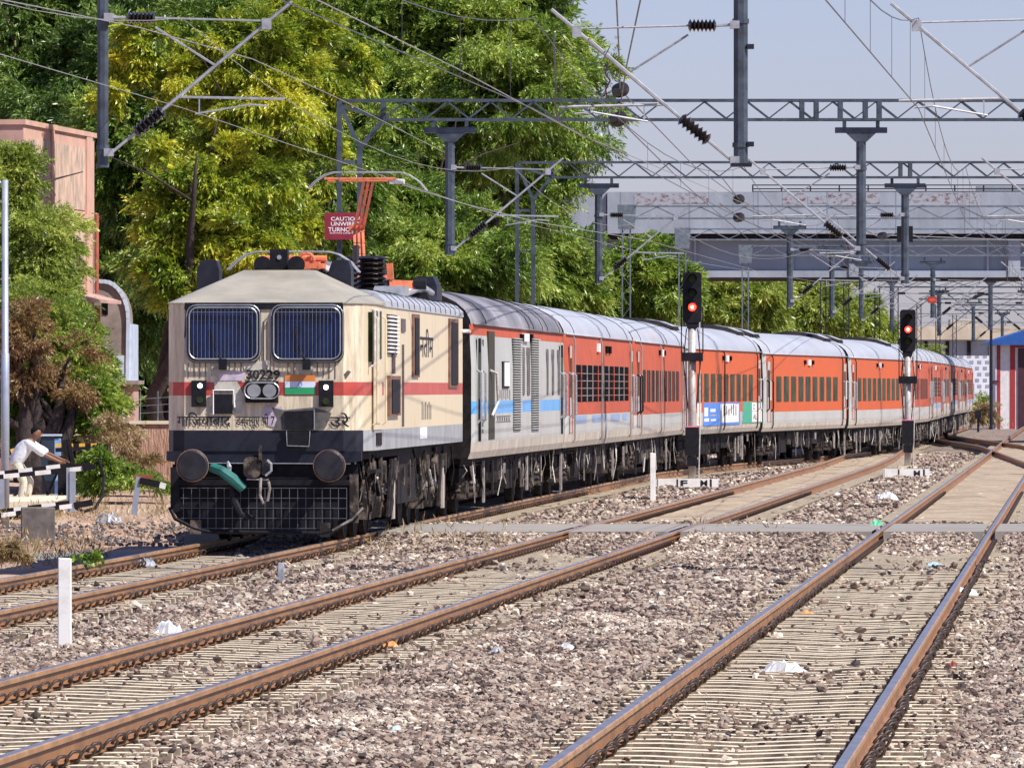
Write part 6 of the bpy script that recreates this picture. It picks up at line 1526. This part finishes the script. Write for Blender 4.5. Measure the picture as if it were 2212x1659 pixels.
shrub('dried brown bush in the middle of the left shrubs', 80, 900, 169, [(75, 720, 40, 40, 0), (140, 800, 36, 30, 0), (25, 745, 36, 50, 0), (60, 830, 50, 30, 0), (170, 860, 30, 24, 0)], 'leafbrown', 60, 34, .19, .30, 1203, inner=0, m='darkbark')
shrub('green bush mixed with the dried brown one', 90, 905, 171, [(60, 720, 80, 80, 0), (120, 800, 80, 80, 0), (30, 830, 60, 80, 0)], 'leafolive', 120, 70, .21, .32, 1213, inner=500)
shrub('bright green feathery bush behind the man', 150, 950, 170, [(150, 890, 42, 36, 0), (110, 905, 56, 46, 0), (60, 880, 60, 60, 0), (190, 890, 35, 35, 0)], 'leafgreen', 110, 70, .24, .30, 1204, inner=200, m='darkbark')
shrub('low leafy plants at the foot of the rough wall', 230, 1050, 164, [(225, 1010, 28, 30, 0), (262, 1035, 30, 22, 0), (300, 1048, 24, 14, 0), (200, 1040, 24, 28, 0)], 'leafgreen', 34, 50, .20, .18, 1205, inner=0, trunk=False)
shrub('pale dry shrub against the rough wall', 270, 980, 168, [(240, 960, 60, 40, 0), (230, 930, 40, 26, 0), (300, 1010, 40, 30, 0), (340, 1030, 30, 30, 0), (180, 1060, 50, 34, 0)], 'straw', 22, 40, .18, .20, 1206, inner=0, trunk=False)
shrub('small dry olive tuft at the left edge below the concrete block', 25, 1190, 108, [(12, 1186, 22, 8, 0), (45, 1196, 16, 5, 0)], 'straw', 14, 26, .12, .06, 1207, inner=0, trunk=False)
shrub('small broad-leaved weed beside the outer rail', 190, 1205, 98, [(180, 1203, 14, 2, 0), (198, 1201, 10, 2, 0)], 'leafgreen', 6, 5, .13, .03, 1208, inner=0, trunk=False, K=5, lw=.4)
# grass and weeds: uncountable
def tufts():
    r = np.random.default_rng(5); P = []
    def patch(x0, x1, y0, y1, n, zg):
        for _ in range(n):
            py = r.uniform(y0, y1); dd = (CH - zg) * F / (py - CY); P.append((SX(r.uniform(x0, x1), dd), dd, zg))
    patch(-60, 420, 1050, 1130, 900, -.30); patch(-60, 230, 1170, 1235, 240, -.48); patch(800, 1100, 1150, 1200, 170, -.22); patch(1500, 1700, 1150, 1180, 90, -.24); patch(2060, 2200, 905, 925, 200, .0)
    P = np.array(P); AX = r.normal(size=P.shape) * .35 + np.array([0, 0, 1]); V = sprays(P, AX, r.uniform(.08, .26, len(P)), 7, 6, .07, -.1); o = leafmesh('dry_grass', V, 'straw', None); tag(o, kind='stuff')
tufts()
# earth clods and rubbish in the shade left of the locomotive
def debris():
    r = random.Random(9); b = MB()
    for _ in range(1500):
        py = r.uniform(1105, 1180); zg = -.44; dd = (CH - zg) * F / (py - CY); X = SX(r.uniform(-40, 420), dd); s = r.uniform(.015, .06) * (1.6 if r.random() < .06 else 1)
        b.box((X, dd, zg + s * .3), (s * 1.3, s, s * .8), r.choice((0, 0, 1)), rz=r.uniform(0, 3), ry=r.uniform(-.6, .6), rx=r.uniform(-.6, .6))
    tag(b.build('earth_clods', ['block', 'dirt']), kind='stuff')
debris()

# ------------------------------------------------------------------ litter
def litter(px, py, w, h, mname, label, zg=-.16, seed=0, nm='plastic_bag'):
    d = (CH - zg) * F / (py - CY); r = random.Random(seed + int(px)); b = MB(); nu, nv = 9, 6; s = F / d; W_, H_ = w / s, max(h / s, .03)
    for j in range(nv):
        for i in range(nu):
            u, v = i / (nu - 1) * 2 - 1, j / (nv - 1) * 2 - 1; e = max(0, 1 - u * u) * max(0, 1 - v * v)
            b.v.append((u * W_ / 2 * (1 + r.uniform(-.12, .12)), v * W_ * .35 * (1 + r.uniform(-.15, .15)), H_ * (e ** .5) * r.uniform(.45, 1.1)))
    for j in range(nv - 1):
        for i in range(nu - 1): b.f.append((j * nu + i, j * nu + i + 1, (j + 1) * nu + i + 1, (j + 1) * nu + i)); b.m.append(0)
    o = b.build(nm, mname, loc=(SX(px, d), d, zg)); o.rotation_euler = (0, 0, r.uniform(-.4, .4)); tag(o, label, 'litter', 'litter on the tracks')
litter(1692, 1450, 92, 26, 'plastic', 'large white crumpled plastic bag between the rails of the right track')
litter(2085, 1288, 56, 22, 'plastic', 'white flattened bag just outside the right rail of the right track', -.2)
litter(365, 1368, 62, 30, 'plastic', 'white crumpled bag between the left and middle tracks', -.2)
litter(315, 1222, 42, 22, 'greyplastic', 'dark grey crumpled bag inside the left track')
litter(842, 1395, 36, 14, 'litterorange', 'orange and white wrapper beside the inner rail of the middle track', -.14, nm='food_wrapper')
litter(1225, 1402, 34, 16, 'plastic', 'small white scrap in the gravel between middle and right tracks', -.2, nm='paper_scrap')
litter(1072, 1408, 26, 12, 'greyplastic', 'grey scrap in the gravel left of the small white scrap', -.2, nm='paper_scrap')
litter(1915, 1080, 52, 20, 'plastic', 'white torn bag in the gravel below the farther signal', -.2)
litter(1893, 1134, 26, 13, 'littergreen', 'green bottle-like litter at the crossing beside the right track', .0, nm='bottle_scrap')
litter(2060, 1443, 34, 16, 'litterred', 'rust coloured scrap at the right, in the gravel outside the right track', -.2, nm='rusty_scrap')
litter(1985, 1436, 20, 10, 'litterblue', 'pale blue scrap just outside the right rail', -.2, nm='paper_scrap')
litter(2020, 1222, 36, 9, 'litterblue', 'pale blue scrap between the rails of the right track', -.17, nm='paper_scrap')
litter(855, 1575, 22, 9, 'litterblue', 'light blue scrap in the dark gravel at the bottom centre', -.2, nm='paper_scrap')
litter(572, 1222, 22, 8, 'litterpink', 'pink wrapper beside the short grey stake', -.2, nm='food_wrapper')
litter(1360, 1158, 22, 9, 'plastic', 'white scrap lying against the crossing road edge by the middle track', -.2, nm='paper_scrap')
litter(1808, 1068, 14, 5, 'plastic', 'tiny white scrap inside the middle track far ahead', -.15, nm='paper_scrap')
litter(235, 1128, 56, 26, 'greyplastic', 'bluish white bag on the shaded ground left of the locomotive', -.42)
litter(1495, 1190, 18, 9, 'plastic', 'white pebble-sized scrap between middle and right tracks near the road', -.2, nm='paper_scrap')
litter(1745, 1325, 26, 8, 'litterorange', 'orange scrap inside the right track', -.16, nm='food_wrapper')
